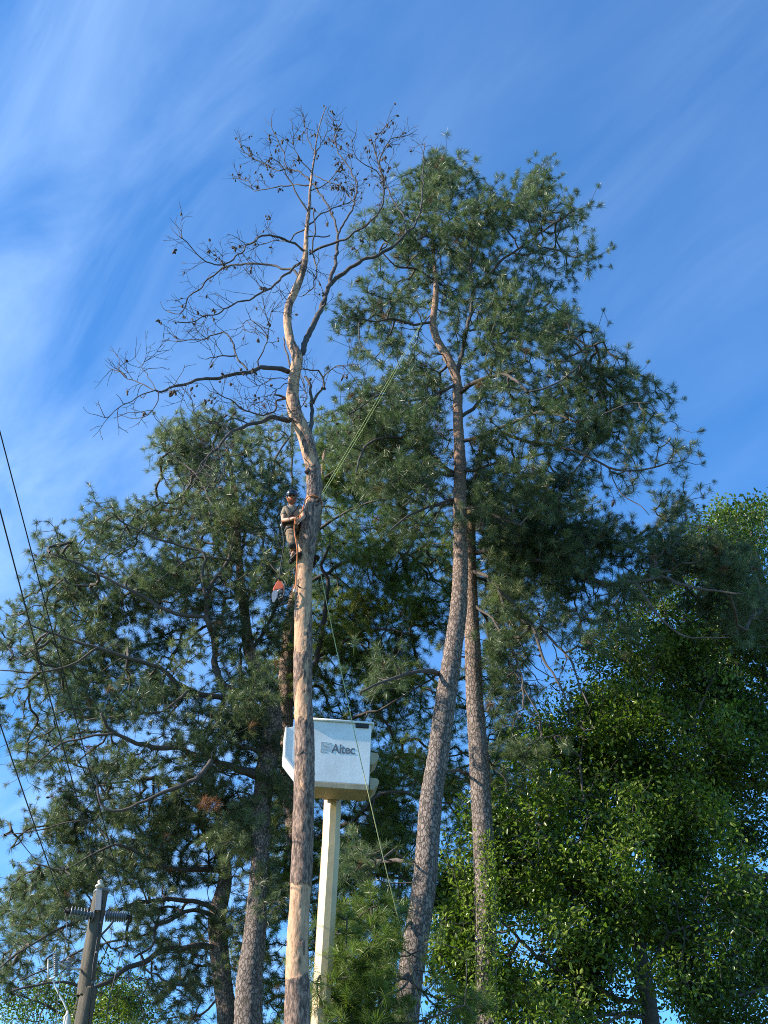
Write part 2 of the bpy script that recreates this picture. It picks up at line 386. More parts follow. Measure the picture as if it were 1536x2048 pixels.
def leaves(name, tips, mat, parent, rng, per=9, size=0.085, spread=0.10):
    N = len(tips); pos = np.array([t[0] for t in tips]); tn = np.array([t[2] for t in tips])
    m = N * per; pos = np.repeat(pos, per, 0); tn = np.repeat(tn, per)
    off = rng.normal(size=(m, 3)) * spread; c = pos + off
    d = off / (np.linalg.norm(off, axis=1)[:, None] + 1e-9) + rng.normal(size=(m, 3)) * 0.5; d[:, 2] -= 0.1
    d /= np.linalg.norm(d, axis=1)[:, None]
    up = np.array([0, 0, 1.0]) + rng.normal(size=(m, 3)) * 0.55
    s = np.cross(d, up); s /= np.linalg.norm(s, axis=1)[:, None] + 1e-9; nrm = np.cross(s, d)
    L = size * rng.uniform(0.65, 1.2, m); W = L * rng.uniform(0.42, 0.6, m)
    V = np.empty((m, 6, 3)); a = lambda k: (L * k)[:, None]; b = lambda k: (W * k)[:, None]
    f = b(0.22)
    V[:, 0] = c; V[:, 1] = c + d * a(0.35) + s * b(0.5) + nrm * f; V[:, 2] = c + d * a(0.75) + s * b(0.42) + nrm * f
    V[:, 3] = c + d * a(1.0) - nrm * b(0.1); V[:, 4] = c + d * a(0.75) - s * b(0.42) + nrm * f; V[:, 5] = c + d * a(0.35) - s * b(0.5) + nrm * f
    i = np.arange(m)[:, None] * 6
    Fq = np.concatenate([i + np.array([0, 1, 2, 3]), i + np.array([0, 3, 4, 5])], 1).reshape(-1, 4)
    t = np.clip(np.repeat(tn + rng.normal(0, 0.13, m), 2), 0, 1)
    return fast_mesh(name, V.reshape(-1, 3), Fq, 4, mat, parent, t)

def cone_mesh():
    mb = MB(); prof = []
    nr = 9
    for i in range(nr + 1):
        f = i / nr; r = 0.027 * math.sin(math.pi * min(1, f * 0.86 + 0.12)) ** 0.8 * (1.18 if i % 2 else 0.86)
        prof.append((f, max(0.005, r)))
    mb.lathe(Vector((0, 0, 0)), Vector((0, 0, -0.125)), prof, 10)
    for i in range(len(mb.v)):
        x, y, z = mb.v[i]; k = 1.12 if (i + i // 10) % 2 else 0.9
        mb.v[i] = (x * k, y * k, z)
    me = bpy.data.meshes.new('pine_cone'); me.from_pydata(mb.v, [], mb.f); me.materials.append(M['cone']); me.update(); return me
CONE = cone_mesh()
def add_cones(parent, pts, rnd, scale=1.0, keep=100):
    og = origin(parent); rnd.shuffle(pts); many = pts[keep:]; first = None
    for q in pts[:keep]:
        if first is None: o = bpy.data.objects.new('pine_cone', CONE); first = o
        else: o = first.copy()
        COL.objects.link(o); o.parent = parent; o.location = Vector(q) - og
        o.rotation_euler = (rnd.uniform(-1.1, 1.1), rnd.uniform(-1.1, 1.1), rnd.uniform(0, 6)); s = rnd.uniform(0.75, 1.2) * scale; o.scale = (s, s, s)
    if many:
        mb = MB(); cv = [v.co.copy() for v in CONE.vertices]; cf = [tuple(p.vertices) for p in CONE.polygons]
        for q in many:
            R = Matrix.Rotation(rnd.uniform(0, 6), 3, 'Z') @ Matrix.Rotation(rnd.uniform(-1.1, 1.1), 3, 'X'); s = rnd.uniform(0.75, 1.2) * scale
            mb.add([Vector(q) + (R @ c) * s for c in cv], cf)
        o = mb.build('pine_cone', M['cone'], parent); o['kind'] = 'stuff'

def grow(limbs, targets, rnd, bf=0.25, rtip=0.0055, rpow=0.46):
    """joins every target point to the nearest limb or twig (balanced shortest links); returns (polylines, parents' direction per target)"""
    L = np.array([tuple(p) for p in limbs]); T = np.array([tuple(p) for p in targets]); n = len(T)
    best = np.full(n, 1e9); par = np.zeros(n, int); dist = np.zeros(n)
    for i in range(0, n, 500):
        D = np.linalg.norm(T[i:i + 500, None, :] - L[None, :, :], axis=2)
        # twigs leave limbs outwards and upwards rather than hanging straight down
        par[i:i + 500] = -1 - D.argmin(1); best[i:i + 500] = D.min(1)
    path = np.zeros(n); done = np.zeros(n, bool); order = []
    cost = best.copy(); link_d = best.copy()
    for _ in range(n):
        c = np.where(done, 1e9, cost); j = int(c.argmin()); done[j] = True; order.append(j)
        path[j] = (path[par[j]] if par[j] >= 0 else 0) + link_d[j]
        d = np.linalg.norm(T - T[j], axis=1); nc = d + bf * path[j]
        b = (~done) & (nc < cost); cost[b] = nc[b]; par[b] = j; link_d[b] = d[b]
    cnt = np.ones(n)
    for j in reversed(order):
        if par[j] >= 0: cnt[par[j]] += cnt[j]
    return L, T, par, cnt, order
def twig_mesh(name, g, mat, parent, rnd, rtip, rpow, k=4, rmax=0.035, mb=None):
    L, T, par, cnt, order = g; mb = mb or MB()
    for j in order:
        a = Vector(T[par[j]]) if par[j] >= 0 else Vector(L[-1 - par[j]])
        b = Vector(T[j]); d = (b - a).length
        r1 = min(rmax, rtip * cnt[j] ** rpow); r0 = min(rmax, r1 * 1.15)
        if d > 0.18:
            m = max(2, min(6, int(d / 0.25) + 1)); pts = []; rr = []
            sag = Vector((rnd.uniform(-1, 1), rnd.uniform(-1, 1), rnd.uniform(-0.9, 0.3))) * d * 0.13
            for i in range(m + 1):
                f = i / m; pts.append(a.lerp(b, f) + sag * 4 * f * (1 - f) + Vector((rnd.uniform(-1, 1), rnd.uniform(-1, 1), rnd.uniform(-1, 1))) * 0.02 * (0 < i < m)); rr.append(r0 + (r1 - r0) * f)
            mb.tube(pts, rr, k if r1 < 0.012 else 6, False)
        else: mb.tube([a, b], [r0, r1], k, False)
    return mb.build(name, mat, parent)

def limb_nodes(paths, step=0.22):
    r = []
    for p in paths: r += [q for q, _ in smooth_path(p, step)]
    return r
WOB = 0.65
def scatter(ells, Y, R, rng, area, clump, squash=1.0, clump_r=0.26, keep=None, gaps=0.0, wob=WOB):
    """fills ellipsoids (px centre, px radii, density, optional distance offset) with little clumps of shoot tips"""
    out = []
    for e in ells:
        cx_, cy_, rx, ry = e[:4]; dn = e[4] if len(e) > 4 else 1.0
        for rep in range(2):
            dy = e[5] if len(e) > 5 else rng.uniform(-R, R)
            if len(e) > 5: dy += rng.uniform(-0.5, 0.5)
            c = P(cx_, cy_, Y + dy); s = ppm(cy_, Y + dy); a = rx / s; b = ry / s; dp = max(0.45, (a + b) * 0.5) * squash
            n = int(dn * math.pi * rx * ry / area / 2 / clump + rng.uniform(0, 1))
            for _ in range(n):
                while True:
                    q = rng.uniform(-1, 1, 3)
                    if (q * q).sum() <= 1: break
                cc = np.array([c.x + q[0] * a, c.y + q[1] * dp, c.z + q[2] * b / CP])
                w_ = Vector(cc) * 0.75; cc = cc + np.array([noise.noise(w_), noise.noise(w_ + Vector((5, 9, 2))), noise.noise(w_ + Vector((8, 1, 6)))]) * wob
                if gaps and noise.noise(Vector(cc) * (1.15 if gaps == 0.22 else 1.7)) < -gaps: continue
                tint = 0.5 + 0.6 * noise.noise(Vector(cc) * 0.8) + rng.normal(0, 0.10)
                for _k in range(clump):
                    p = cc + rng.normal(size=3) * clump_r * np.array([1, 1, 0.7])
                    if keep is None or keep(p): out.append((p, tint + rng.normal(0, 0.08)))
    return out

def corridor(path, half, ytop, ybot, Yt, prob, rng):
    """keeps foliage from hanging in front of a stretch of trunk that the photo shows bare"""
    pp = [proj(q) for q, _ in path]
    def ok(p):
        if p[1] > Yt + 0.1: return True
        x, y = proj(p)
        if y < ytop or y > ybot: return True
        for (x0, y0), (x1, y1) in zip(pp, pp[1:]):
            a, b = (y0, y1) if y0 < y1 else (y1, y0)
            if a <= y <= b and abs(y1 - y0) > 1e-6:
                if abs(x - (x0 + (x1 - x0) * (y - y0) / (y1 - y0))) < half: return rng.uniform() > prob
        return True
    return ok

DENS = {'pine': 0.118, 'leaf': 0.092}
def make_tree(name, label, cat, group, base, trunk, limbs, ells, Y, R, seed, kind, mats, area, clump=10, per=72, nl=0.225,
              width=0.0078, cones=0, clear=None, extra_limbs=None, gaps=0.22, clump_r=0.30, squash=1.0, tseg=28, leaf=0.085, bare=None, nname='crown', clear_path=None, clear_Y=None, wob=WOB):
    rng = np.random.default_rng(seed); rnd = random.Random(seed)
    t = empty(name, base, label, cat, group)
    trunk_mesh('trunk', trunk, mats[0], t, seg=tseg, sd=seed * 3.7)
    mb = MB(); main_limbs = mb
    for p in limbs:
        ps = smooth_path(p, 0.16); w = []
        for i, (q, r) in enumerate(ps):
            j = Vector((noise.noise(q * 2.3), noise.noise(q * 2.3 + Vector((9, 0, 0))), noise.noise(q * 2.3 + Vector((0, 9, 0))))) * min(0.09, 0.03 + r * 0.7) + Vector((noise.noise(q * 7), noise.noise(q * 7 + Vector((4, 0, 0))), noise.noise(q * 7 + Vector((0, 4, 0))))) * min(0.03, r * 0.8)
            w.append((q + j * (0 if i == 0 else 1), r * (1 + 0.18 * noise.noise(q * 6))))
        mb.tube([a for a, _ in w], [b for _, b in w], 9)
    area = area * DENS[kind]
    keep = None
    if clear: keep = corridor(clear_path or trunk, clear[0], clear[1], clear[2], clear_Y or Y, clear[3], rng)
    pts = scatter(ells, Y, R, rng, area, clump, squash, clump_r, keep, gaps, wob)
    g = grow(limb_nodes(limbs) + [q for q, _ in smooth_path(trunk, 0.3) if q.z > trunk[2][0].z + 1.0], [p for p, _ in pts], rnd)
    rt = 0.0055 if kind == 'pine' else 0.0045
    twig_mesh('branches', g, mats[1], t, rnd, rt, 0.38, mb=main_limbs)
    L, T, par, cnt, order = g; tips = []
    for j in range(len(T)):
        a = T[par[j]] if par[j] >= 0 else L[-1 - par[j]]
        d = T[j] - a; d = d / (np.linalg.norm(d) + 1e-9)
        d = d * 0.6 + np.array([0, 0, 0.55]) + rng.normal(size=3) * 0.45
        if bare and bare(proj(T[j])) and rng.uniform() < 0.75: continue
        tips.append((T[j], d, pts[j][1]))
    if kind == 'pine': needles(nname, tips, mats[2], t, rng, per, nl, width)
    else: leaves(nname, tips, mats[2], t, rng, per, leaf)
    if cones:
        cp = [Vector(T[j]) + Vector((rnd.uniform(-.06, .06), rnd.uniform(-.08, .02), rnd.uniform(-.08, .02))) for j in rnd.sample(range(len(T)), min(len(T), cones))]
        add_cones(t, cp, rnd)
    return t

# ------------------------------------------------------------------ dead pine (the tree being climbed)
YD = 16.5
z_of = lambda py: P(600, py, YD).z
BANDS = [(z_of(2300), 0.10), (z_of(2060), 0.35), (z_of(1965), 0.30), (z_of(1945), -0.55), (z_of(1785), -0.62), (z_of(1765), 0.34), (z_of(1500), 0.26),
         (z_of(1330), 0.14), (z_of(1290), -0.14), (z_of(1130), -0.22), (z_of(1080), 0.12), (z_of(900), 0.06), (z_of(850), -0.14), (z_of(600), -0.10), (z_of(450), 0.25), (z_of(200), 0.35)]
def DEADBIAS(z):
    if z <= BANDS[0][0]: return BANDS[0][1]
    for (a, b), (c, d) in zip(BANDS, BANDS[1:]):
        if a <= z <= c: return b + (d - b) * (z - a) / (c - a)
    return BANDS[-1][1]
def Z1(pts): return [(180 + x * 0.4557, 190 + y * 0.4557) for x, y in pts]

dead_tr = px_path([(594, 2048, 49), (595, 1891, 43), (600, 1793, 41), (605, 1688, 39), (609, 1501, 37), (606, 1400, 35), (606, 1247, 34), (608, 1180, 31), (610, 1127, 30),
                   (617, 1060, 36), (622, 1030, 34), (628, 995, 28), (626, 939, 28), (618, 905, 30), (609, 871, 29), (595, 837, 28), (585, 803, 26), (587, 768, 22), (592, 734, 22),
                   (594, 712, 21), (582, 687, 17), (575, 650, 16), (577, 614, 15), (590, 582, 15), (604, 545, 13), (611, 509, 10.5), (613, 463, 8), (618, 418, 6), (620, 381, 5),
                   (624, 345, 3.8), (629, 313, 3), (633, 281, 2.4), (640, 249, 2), (652, 213, 1.6)], YD, YD)
dead_tr = to_ground(dead_tr)
dead = empty('dead_pine_tree', dead_tr[0][0] * 1.0, 'leafless dead pine with a pale crooked trunk, climbed by the person in the black helmet', 'dead tree')
trunk_mesh('trunk', dead_tr, M['dead'], dead, seg=44, step=0.022, dead=True)
#   (trace in zoom pixels, width start, width end, distance change at the tip)
DB = [
 ([(915,1155),(935,1115),(965,1040),(1000,960),(1025,905),(1050,840),(1070,760),(1082,680),(1088,610)], 13, 6.5, 0.9, 0),
 ([(1088,610),(1075,550),(1052,500),(1015,440),(985,400),(945,355),(880,325),(820,330),(760,300),(690,260),(650,200)], 5.5, 2, 1.3, .9),
 ([(1088,610),(1120,560),(1150,500),(1165,450),(1170,400),(1155,350),(1120,290),(1085,240),(1075,180),(1100,120)], 5, 2, 0.4, .9),
 ([(1055,835),(1100,785),(1160,745),(1220,715),(1290,690),(1350,645),(1390,605),(1430,560),(1450,510),(1460,420),(1465,330),(1465,210)], 9, 2, -0.8, .7),
 ([(1385,610),(1380,550),(1350,490),(1310,420),(1290,380),(1270,300),(1250,250),(1260,190),(1305,130)], 4, 2, 0.6, -.3),
 ([(1290,380),(1240,320),(1190,290),(1150,230),(1165,160)], 2.6, 1.6, -0.5, .1),
 ([(965,695),(1020,665),(1090,640),(1150,615),(1200,580),(1260,530),(1285,480),(1290,430),(1285,370),(1270,290),(1290,240),(1320,190),(1380,175)], 6, 2, -1.2, 0),
 ([(945,690),(900,655),(850,630),(790,620),(740,630),(690,665),(640,710),(590,740),(530,740),(470,700),(420,650),(385,620)], 6, 2, -1.4, 0),
 ([(915,800),(890,770),(840,755),(780,745),(700,742),(640,745),(580,765),(530,800),(480,850),(440,880),(420,930),(390,960),(340,950)], 6, 2, 1.2, 0),
 ([(945,705),(890,765),(840,800),(790,850),(740,875),(680,900),(620,925),(560,955),(500,975),(440,990),(380,1000)], 6.5, 2, -0.7, 0),
 ([(960,570),(1020,520),(1070,495),(1130,475),(1165,455)], 4, 2, 0.6, 0),
 ([(960,520),(935,480),(900,420),(870,370),(855,330),(830,290),(800,280),(740,310)], 4.4, 1.6, -0.6, 0),
 ([(945,590),(900,620),(870,640),(840,640),(760,650),(700,690)], 3.6, 1.6, 0.9, 0),
 ([(970,400),(900,395),(840,400),(780,410),(730,420),(690,380),(655,365)], 3.4, 1.6, 0.9, 0),
 ([(975,345),(940,300),(900,240),(895,190),(915,140)], 2.8, 1.4, -0.5, 0),
 ([(985,290),(1000,240),(1030,180),(1060,150),(1070,100)], 2.6, 1.4, 0.5, 0),
 ([(990,260),(960,200),(945,140),(940,90)], 2.4, 1.4, 0.3, 0),
 ([(865,330),(850,260),(820,190),(800,140),(795,105)], 2.6, 1.6, -0.3, 0),
 ([(975,345),(1040,380),(1100,400),(1130,440),(1170,470)], 2.8, 1.6, -0.9, 0),
 ([(970,420),(1060,370),(1090,320),(1110,290)], 2.4, 1.4, -0.6, 0),
 ([(872,1215),(840,1200),(780,1195),(730,1205),(660,1215),(570,1235),(480,1250),(400,1275),(330,1292),(290,1295)], 11, 4.5, -1.6, 0),
 ([(290,1295),(240,1310),(180,1340),(110,1385),(60,1420),(35,1415)], 3, 1.4, -0.4, -1.6),
 ([(290,1295),(230,1270),(160,1240),(100,1200),(75,1230)], 3, 1.4, 0.5, -1.6),
 ([(300,1298),(300,1340),(280,1380),(240,1415),(190,1420)], 2.6, 1.4, 0.3, -1.6),
 ([(290,1295),(270,1250),(230,1200),(240,1165)], 2.4, 1.2, 0.2, -1.6),
 ([(160,1240),(130,1200),(120,1150)], 2, 1.2, 0.2, -1.3),
 ([(690,1205),(660,1170),(640,1140),(630,1100),(610,1060),(580,1040),(530,1050),(490,1075),(430,1075),(370,1080)], 5, 1.8, 0.5, -.55),
 ([(640,1145),(590,1145),(550,1150),(510,1160)], 3.5, 1.8, -0.3, -.5),
 ([(740,1200),(735,1170),(760,1130),(780,1060),(785,980),(800,930)], 4, 1.5, -0.6, -.45),
 ([(780,1060),(730,1000),(690,990),(660,1040)], 2.4, 1.3, -0.4, -.8),
 ([(872,1430),(830,1420),(762,1425),(700,1445),(634,1477),(549,1554),(496,1613),(461,1674)], 11, 3, -1.1, 0),
 ([(560,1535),(575,1590),(590,1640),(560,1700)], 3.5, 1.6, -0.2, -.8),
 ([(700,1445),(640,1420),(560,1440),(480,1420),(430,1310)], 3, 1.4, -0.6, -.3),
 ([(858,1332),(822,1340),(815,1380),(800,1400),(700,1390),(620,1340),(560,1310),(540,1290)], 6, 1.8, -0.9, 0),
 ([(855,1328),(805,1312)], 6, 4, -0.1, 0),
 ([(962,1495),(975,1430),(975,1370),(970,1310),(955,1250),(942,1230)], 9, 5, 0.3, 0),
 ([(978,1355),(1000,1310),(1030,1280),(1025,1240),(1000,1210),(925,1205)], 6, 3, -0.4, .12),
 ([(1022,1240),(1060,1200),(1110,1185),(1140,1190)], 3, 1.5, -0.3, -.1),
 ([(925,1230),(950,1330),(900,1380)], 2.2, 1.4, -0.4, -.3),
 ([(880,1195),(860,1140),(850,1070)], 5.5, 3.5, 0.2, 0),
 ([(965,680),(990,740),(990,800),(970,860),(930,880)], 4.5, 2.2, -0.5, 0),
 ([(960,622),(1055,615)], 3.5, 3, 0.4, 0), ([(965,700),(985,620),(983,500)], 4, 3, -0.3, 0),
 ([(870,1240),(800,1250),(740,1270),(720,1230)], 2.4, 1.3, -.7, 0), ([(880,1260),(830,1290),(780,1320),(750,1350)], 2.4, 1.3, -.9, 0),
 ([(905,860),(860,900),(830,860),(800,870)], 2.2, 1.3, -.5, 0), ([(1015,930),(1035,912)], 5, 3, -.2, .4),
]
rng_d = random.Random(5); br = MB(); tw = MB(); cone_pts = []
def grow_twig(p, d, L, r, depth, up=0.35):
    """sinuous bare twig curving upward, with its own side twigs; cones sit on it"""
    n = max(3, int(L / 0.075)); pts = [p.copy()]; q = p.copy(); dd = d.normalized(); kids = []
    for i in range(n):
        dd = (dd + Vector((0, 0, up * 0.16)) + Vector([rng_d.gauss(0, 0.16) for _ in range(3)])).normalized()
        q = q + dd * (L / n); pts.append(q.copy()); f = (i + 1) / n
        if depth > 0 and 0.2 < f < 0.98 and rng_d.random() < 0.36:
            sd = dd.cross(Vector([rng_d.gauss(0, 1) for _ in range(3)])).normalized()
            kids.append((q.copy(), (dd * 0.75 + sd * 0.8), L * (0.62 - 0.3 * f) * rng_d.uniform(0.7, 1.2), r * 0.8))
        if rng_d.random() < CONEP[0] * 0.022:
          for _c in range(rng_d.choice((1, 1, 2, 3))): cone_pts.append(q + Vector((rng_d.uniform(-.04, .04), rng_d.uniform(-.04, .04), rng_d.uniform(-.02, .05))))
    tw.tube(pts, [r * (1 - 0.5 * i / n) for i in range(n + 1)], 4, False)
    for k in kids: grow_twig(*k, depth - 1, up)
CONEP = [1.0]
for bi, (pts, w0, w1, dY, y0) in enumerate(DB):
    path = smooth_path(px_path(Z1(pts), YD + y0, YD + y0 + dY, w0 * (1 if w0 > 7 else 0.85), w1 * 0.85), 0.09)
    q2 = []
    for i, (q, r) in enumerate(path):
        j = Vector((noise.noise(q * 4), noise.noise(q * 4 + Vector((7, 0, 0))), noise.noise(q * 4 + Vector((0, 7, 0))))) * 0.05 + Vector((noise.noise(q * 12), noise.noise(q * 12 + Vector((7, 0, 0))), noise.noise(q * 12 + Vector((0, 7, 0))))) * 0.014
        q2.append((q + (j if 0 < i else j * 0), r * (1 + 0.22 * noise.noise(q * 11))))
    br.tube([a for a, _ in q2], [b for _, b in q2], 8)
    n = len(q2); thick = w1 > 2.6
    ln = sum((q2[i + 1][0] - q2[i][0]).length for i in range(n - 1))
    upper = sum(p[1] for p in pts) / len(pts)
    CONEP[0] = 2.2 if upper < 420 else (1.3 if bi < 20 else (0.35 if bi in (21, 22, 23, 24, 25) else 0.9))
    if bi in (0, 3, 20, 34, 35, 39, 41, 42, 45, 46, 47): start, dens = (0.75, 0.5) if bi in (3,) else (0.2, 0.25)
    else: start, dens = 0.28, 1.0
    if bi in (21, 22, 23, 24, 25): dens = 0.6
    if len(pts) <= 3 and w0 > 3: dens = 0.15
    cnt = int(ln * (8.6 if upper < 430 else 6.6) * dens * (1 - start)) + (2 if dens > 0.5 else 0)
    for _ in range(cnt):
        f = start + (1 - start) * rng_d.random() ** 0.8; i = min(n - 2, int(f * (n - 1)))
        t = (q2[i + 1][0] - q2[i][0]).normalized(); s = t.cross(Vector([rng_d.gauss(0, 1) for _ in range(3)])).normalized()
        grow_twig(q2[i][0], t * 0.8 + s * 0.9, rng_d.uniform(0.3, 0.8) * (0.7 if upper < 430 else 1.0), rng_d.uniform(0.0055, 0.008), 2)
    if dens > 0.5: grow_twig(q2[-1][0], (q2[-1][0] - q2[-2][0]), 0.35, 0.0065, 1)
br.v, br.f, br.sm = br.v + tw.v, br.f + [tuple(i + len(br.v) for i in f) for f in tw.f], br.sm + tw.sm
br.build('branches', M['twig'], dead)
add_cones(dead, cone_pts, random.Random(3), 0.74)
# short snags on the lower trunk
for px_, py_, w in ((638, 1004, 10), (579, 842, 9), (603, 1512, 8), (634, 1015, 8), (597, 1178, 4), (616, 946, 9)):
    sn = MB(); a = P(px_, py_, YD - 0.1); sn.tube([a - Vector((0.05, 0, 0)) * (1 if px_ > 600 else -1), a + Vector((0.03 if px_ > 600 else -0.03, -0.06, 0.05))], [0.5 * w / 110, 0.25 * w / 110], 7)
    sn.build('branch_stub', M['twig'], dead)

# ------------------------------------------------------------------ live pines
PG = 'tall green pines behind the dead one'
YA = 21.0
A_tr = to_ground(px_path([(810, 2060, 50), (825, 1920, 49), (849, 1767, 46), (861, 1614, 44), (876, 1512, 40), (890, 1410, 40), (905, 1307, 36), (918, 1205, 31), (921, 1102, 27), (920, 1000, 25),
                (920, 927, 23), (916, 835, 18), (915, 770, 17), (908, 742, 17), (892, 710, 16), (873, 677, 14), (866, 645, 13), (871, 599, 12), (871, 557, 8), (866, 488, 6), (871, 419, 5), (880, 349, 3.5), (885, 312, 3)], YA, YA))
A_l = [px_path(*a) for a in (
 ([(914,748),(927,687),(940,627),(947,580),(940,548),(944,500),(950,450)], YA, YA-.5, 9, 3),
 ([(948,578),(973,553),(1005,520),(1037,497),(1070,474),(1121,437),(1144,423)], YA-.2, YA-1, 6, 3),
 ([(917,790),(936,775),(964,761),(1000,749),(1033,761),(1056,784)], YA, YA-1.4, 10, 5),
 ([(917,885),(964,872),(1010,853),(1056,830),(1084,825),(1116,830),(1153,844)], YA, YA-1.7, 9, 4),
 ([(1000,866),(1051,881),(1125,895),(1172,909),(1218,936),(1278,941),(1333,927)], YA-.6, YA-1.5, 7, 3),
 ([(1218,936),(1240,985),(1285,1012),(1297,1030)], YA-1.2, YA-1.3, 2.5, 1.5),
 ([(908,946),(885,927),(848,899),(816,881),(783,874),(742,885),(721,913),(714,946)], YA, YA-1.6, 9, 3.5),
 ([(906,950),(876,948),(839,962),(802,969)], YA, YA-1.2, 9, 5),
 ([(920,948),(950,940),(980,930),(1010,928)], YA, YA-.8, 8, 4),
 ([(905,1000),(870,1010),(820,1030),(780,1060)], YA, YA-1.2, 7, 3),
 ([(877,1348),(850,1342),(835,1343),(800,1352),(760,1366),(720,1385)], YA, YA-1.4, 10, 4),
 ([(918,835),(960,800),(990,720),(1010,690),(1040,640)], YA, YA+.8, 8, 4),
 ([(868,640),(830,650),(790,640),(740,640),(690,630)], YA, YA-.9, 6, 2.5),
 ([(870,560),(830,540),(790,530),(760,500)], YA, YA-.6, 5, 2.5),
 ([(870,480),(900,440),(940,420),(980,400)], YA, YA-.6, 4, 2),
 ([(1153,844),(1200,830),(1250,810),(1300,805)], YA-1.7, YA-2, 4, 2.5),
 ([(1056,784),(1100,770),(1150,740),(1190,690)], YA-1.4, YA-1.6, 4, 2.5),
 ([(915,770),(870,790),(820,800),(760,790),(700,830)], YA, YA-1.5, 7, 3),
 ([(916,1020),(950,1015),(990,1030),(1040,1050)], YA, YA-.8, 7, 3),
 ([(880,1545),(905,1540),(930,1545),(945,1556)], YA+.2, YA+3.5, 5, 6),
 ([(838,1725),(800,1724),(750,1722),(690,1730),(640,1740)], YA, YA+2.5, 10, 4),
 ([(838,1830),(815,1850),(800,1880)], YA, YA-.5, 7, 4), ([(822,1935),(805,1955),(790,1965)], YA-.1, YA-.6, 8, 5))]
A_e = [(755,1732,60,16,.8),(700,1725,40,20,.6),(1040,980,50,34,.6),(960,960,36,30,.7),(1100,930,40,26,.6),(800,1020,60,40,.6),(750,880,50,40),(980,760,40,26,.6),(860,840,50,34,.7),(700,790,20,30,.6),(880,325,38,28,1.2),(845,368,42,36),(905,380,45,45),(770,435,36,30),(840,460,60,45),(985,395,42,24,.9),(975,450,50,45),(1075,385,34,34,1.2),(1143,412,24,24,1.2),
 (1050,440,55,40),(935,520,75,50),(810,520,42,35,.8),(748,490,18,22),(1140,515,36,20,.9),(1060,545,70,45),(865,575,55,40),(770,580,48,28),(700,622,36,18,.8),(800,640,55,40),(672,695,20,14,.9),
 (900,655,60,35,.7),(1000,610,60,40),(980,690,60,40,.6),(1080,640,55,45),(1140,632,30,26),(1150,570,20,16,.7),(1140,680,40,26),(1187,682,17,24,1.3),(790,715,52,42),(870,780,55,45),(735,700,20,30,.6),
 (990,800,60,30,.5),(1090,730,50,45),(1110,800,55,45),(1190,770,55,40,1.1),(1250,810,48,40,1.1),(1305,798,17,22),(755,810,60,42),(835,855,65,40,.8),(715,870,42,40),(990,850,50,30,.5),(1130,870,65,40),
 (1215,870,60,42,1.1),(1285,895,30,26,.8),(1345,920,16,10,1.2),(1160,950,60,24,.5),(1250,945,50,16,.5),(1060,930,60,35,.5),(970,900,45,35,.6),(840,930,70,40,.7),(700,930,50,40),(980,990,50,40,.7),(1150,1000,40,22,.7),
 (860,1010,50,35,.6),(760,1360,45,22,.7),(790,960,50,30,.7),(740,600,24,14),(1060,370,20,14),(955,740,30,20,.5),(1010,560,50,40,.7),(890,460,50,40,.8),(1120,450,26,18,.7),(1230,750,28,18)]
make_tree('pine_tree', 'tallest green pine, its leaning grey trunk right of the white boom', 'tree', PG, A_tr[0][0], A_tr, A_l, A_e, YA, 1.6, 11, 'pine',
          (M['bark'], M['limb'], M['needle_a']), 300, cones=95, clear=(24, 560, 1010, .93))

YB = 23.2
B_tr = to_ground(px_path([(976, 2060, 38), (973, 1870, 38), (969, 1717, 41), (963, 1614, 39), (958, 1512, 38), (950, 1410, 33), (946, 1307, 31), (942, 1205, 26), (940, 1102, 22), (944, 1020, 17), (955, 950, 12), (965, 880, 8)], YB, YB))
B_l = [px_path(*a) for a in (
 ([(944,1030),(980,1038),(1026,1069),(1083,1099),(1156,1149),(1217,1168),(1274,1164),(1324,1156),(1370,1170),(1427,1183),(1484,1190)], YB, YB-2.6, 14, 4),
 ([(945,1107),(1000,1105),(1045,1111),(1080,1122)], YB, YB-1.6, 11, 7), ([(945,1143),(973,1153),(996,1179),(1010,1220)], YB, YB-1.5, 9, 5),
 ([(1274,1166),(1305,1214),(1343,1256),(1377,1275),(1457,1275)], YB-2, YB-2.4, 6, 2.5),
 ([(1042,1240),(1064,1248),(1076,1286),(1095,1332),(1122,1374),(1140,1420)], YB-1, YB-1.6, 8, 3),
 ([(1080,1255),(1103,1282),(1141,1320),(1160,1374),(1179,1412)], YB-1, YB-1.9, 6, 2.5), ([(969,1301),(1007,1282),(1042,1273),(1064,1248)], YB, YB-1, 8, 7),
 ([(996,1179),(1030,1210),(1064,1248)], YB-1.5, YB-1, 6, 6),
 ([(942,1205),(985,1240),(1040,1340),(1045,1420)], YB, YB-1.4, 6, 3), ([(1000,1300),(1040,1360),(1080,1440)], YB-.5, YB-1.2, 4, 2))]
B_e = [(1000,1100,50,40),(1030,1290,40,44,.6),(1000,1450,30,44,.3),(1080,1570,4,4,.1),(990,1220,30,50,.7),(1130,1480,3,3,.1),(1000,1005,60,35,.8),(1085,1040,60,35),(1150,1035,40,30),(1165,1085,70,40),(1235,1078,40,22,.7),(1290,1085,36,22,.8),(1345,1050,18,38,1.5),(1325,1105,45,36),(1400,1115,50,38),(1470,1150,50,40),
 (1060,1120,60,35),(1150,1140,70,34),(1020,1200,40,35,.7),(1060,1180,50,36),(1115,1240,50,30,.6),(1160,1265,40,24,.5),(1240,1220,50,40,.7),(975,1290,36,36,.9),(1000,1370,35,40,.5),(1060,1430,40,36,.2),
 (1040,1500,45,40,.25),(1010,1600,35,40,.35),(1500,1240,40,50),(1400,1190,60,30),(1040,1060,40,25,.7),(1290,1150,50,22,.8),(1120,1340,50,40,.12),(1050,1400,50,40,.3),(1020,1700,20,30,.3),(960,1000,30,30)]
bare_b = lambda q: 1280 < q[1] < 1480 and 1010 < q[0] < 1200
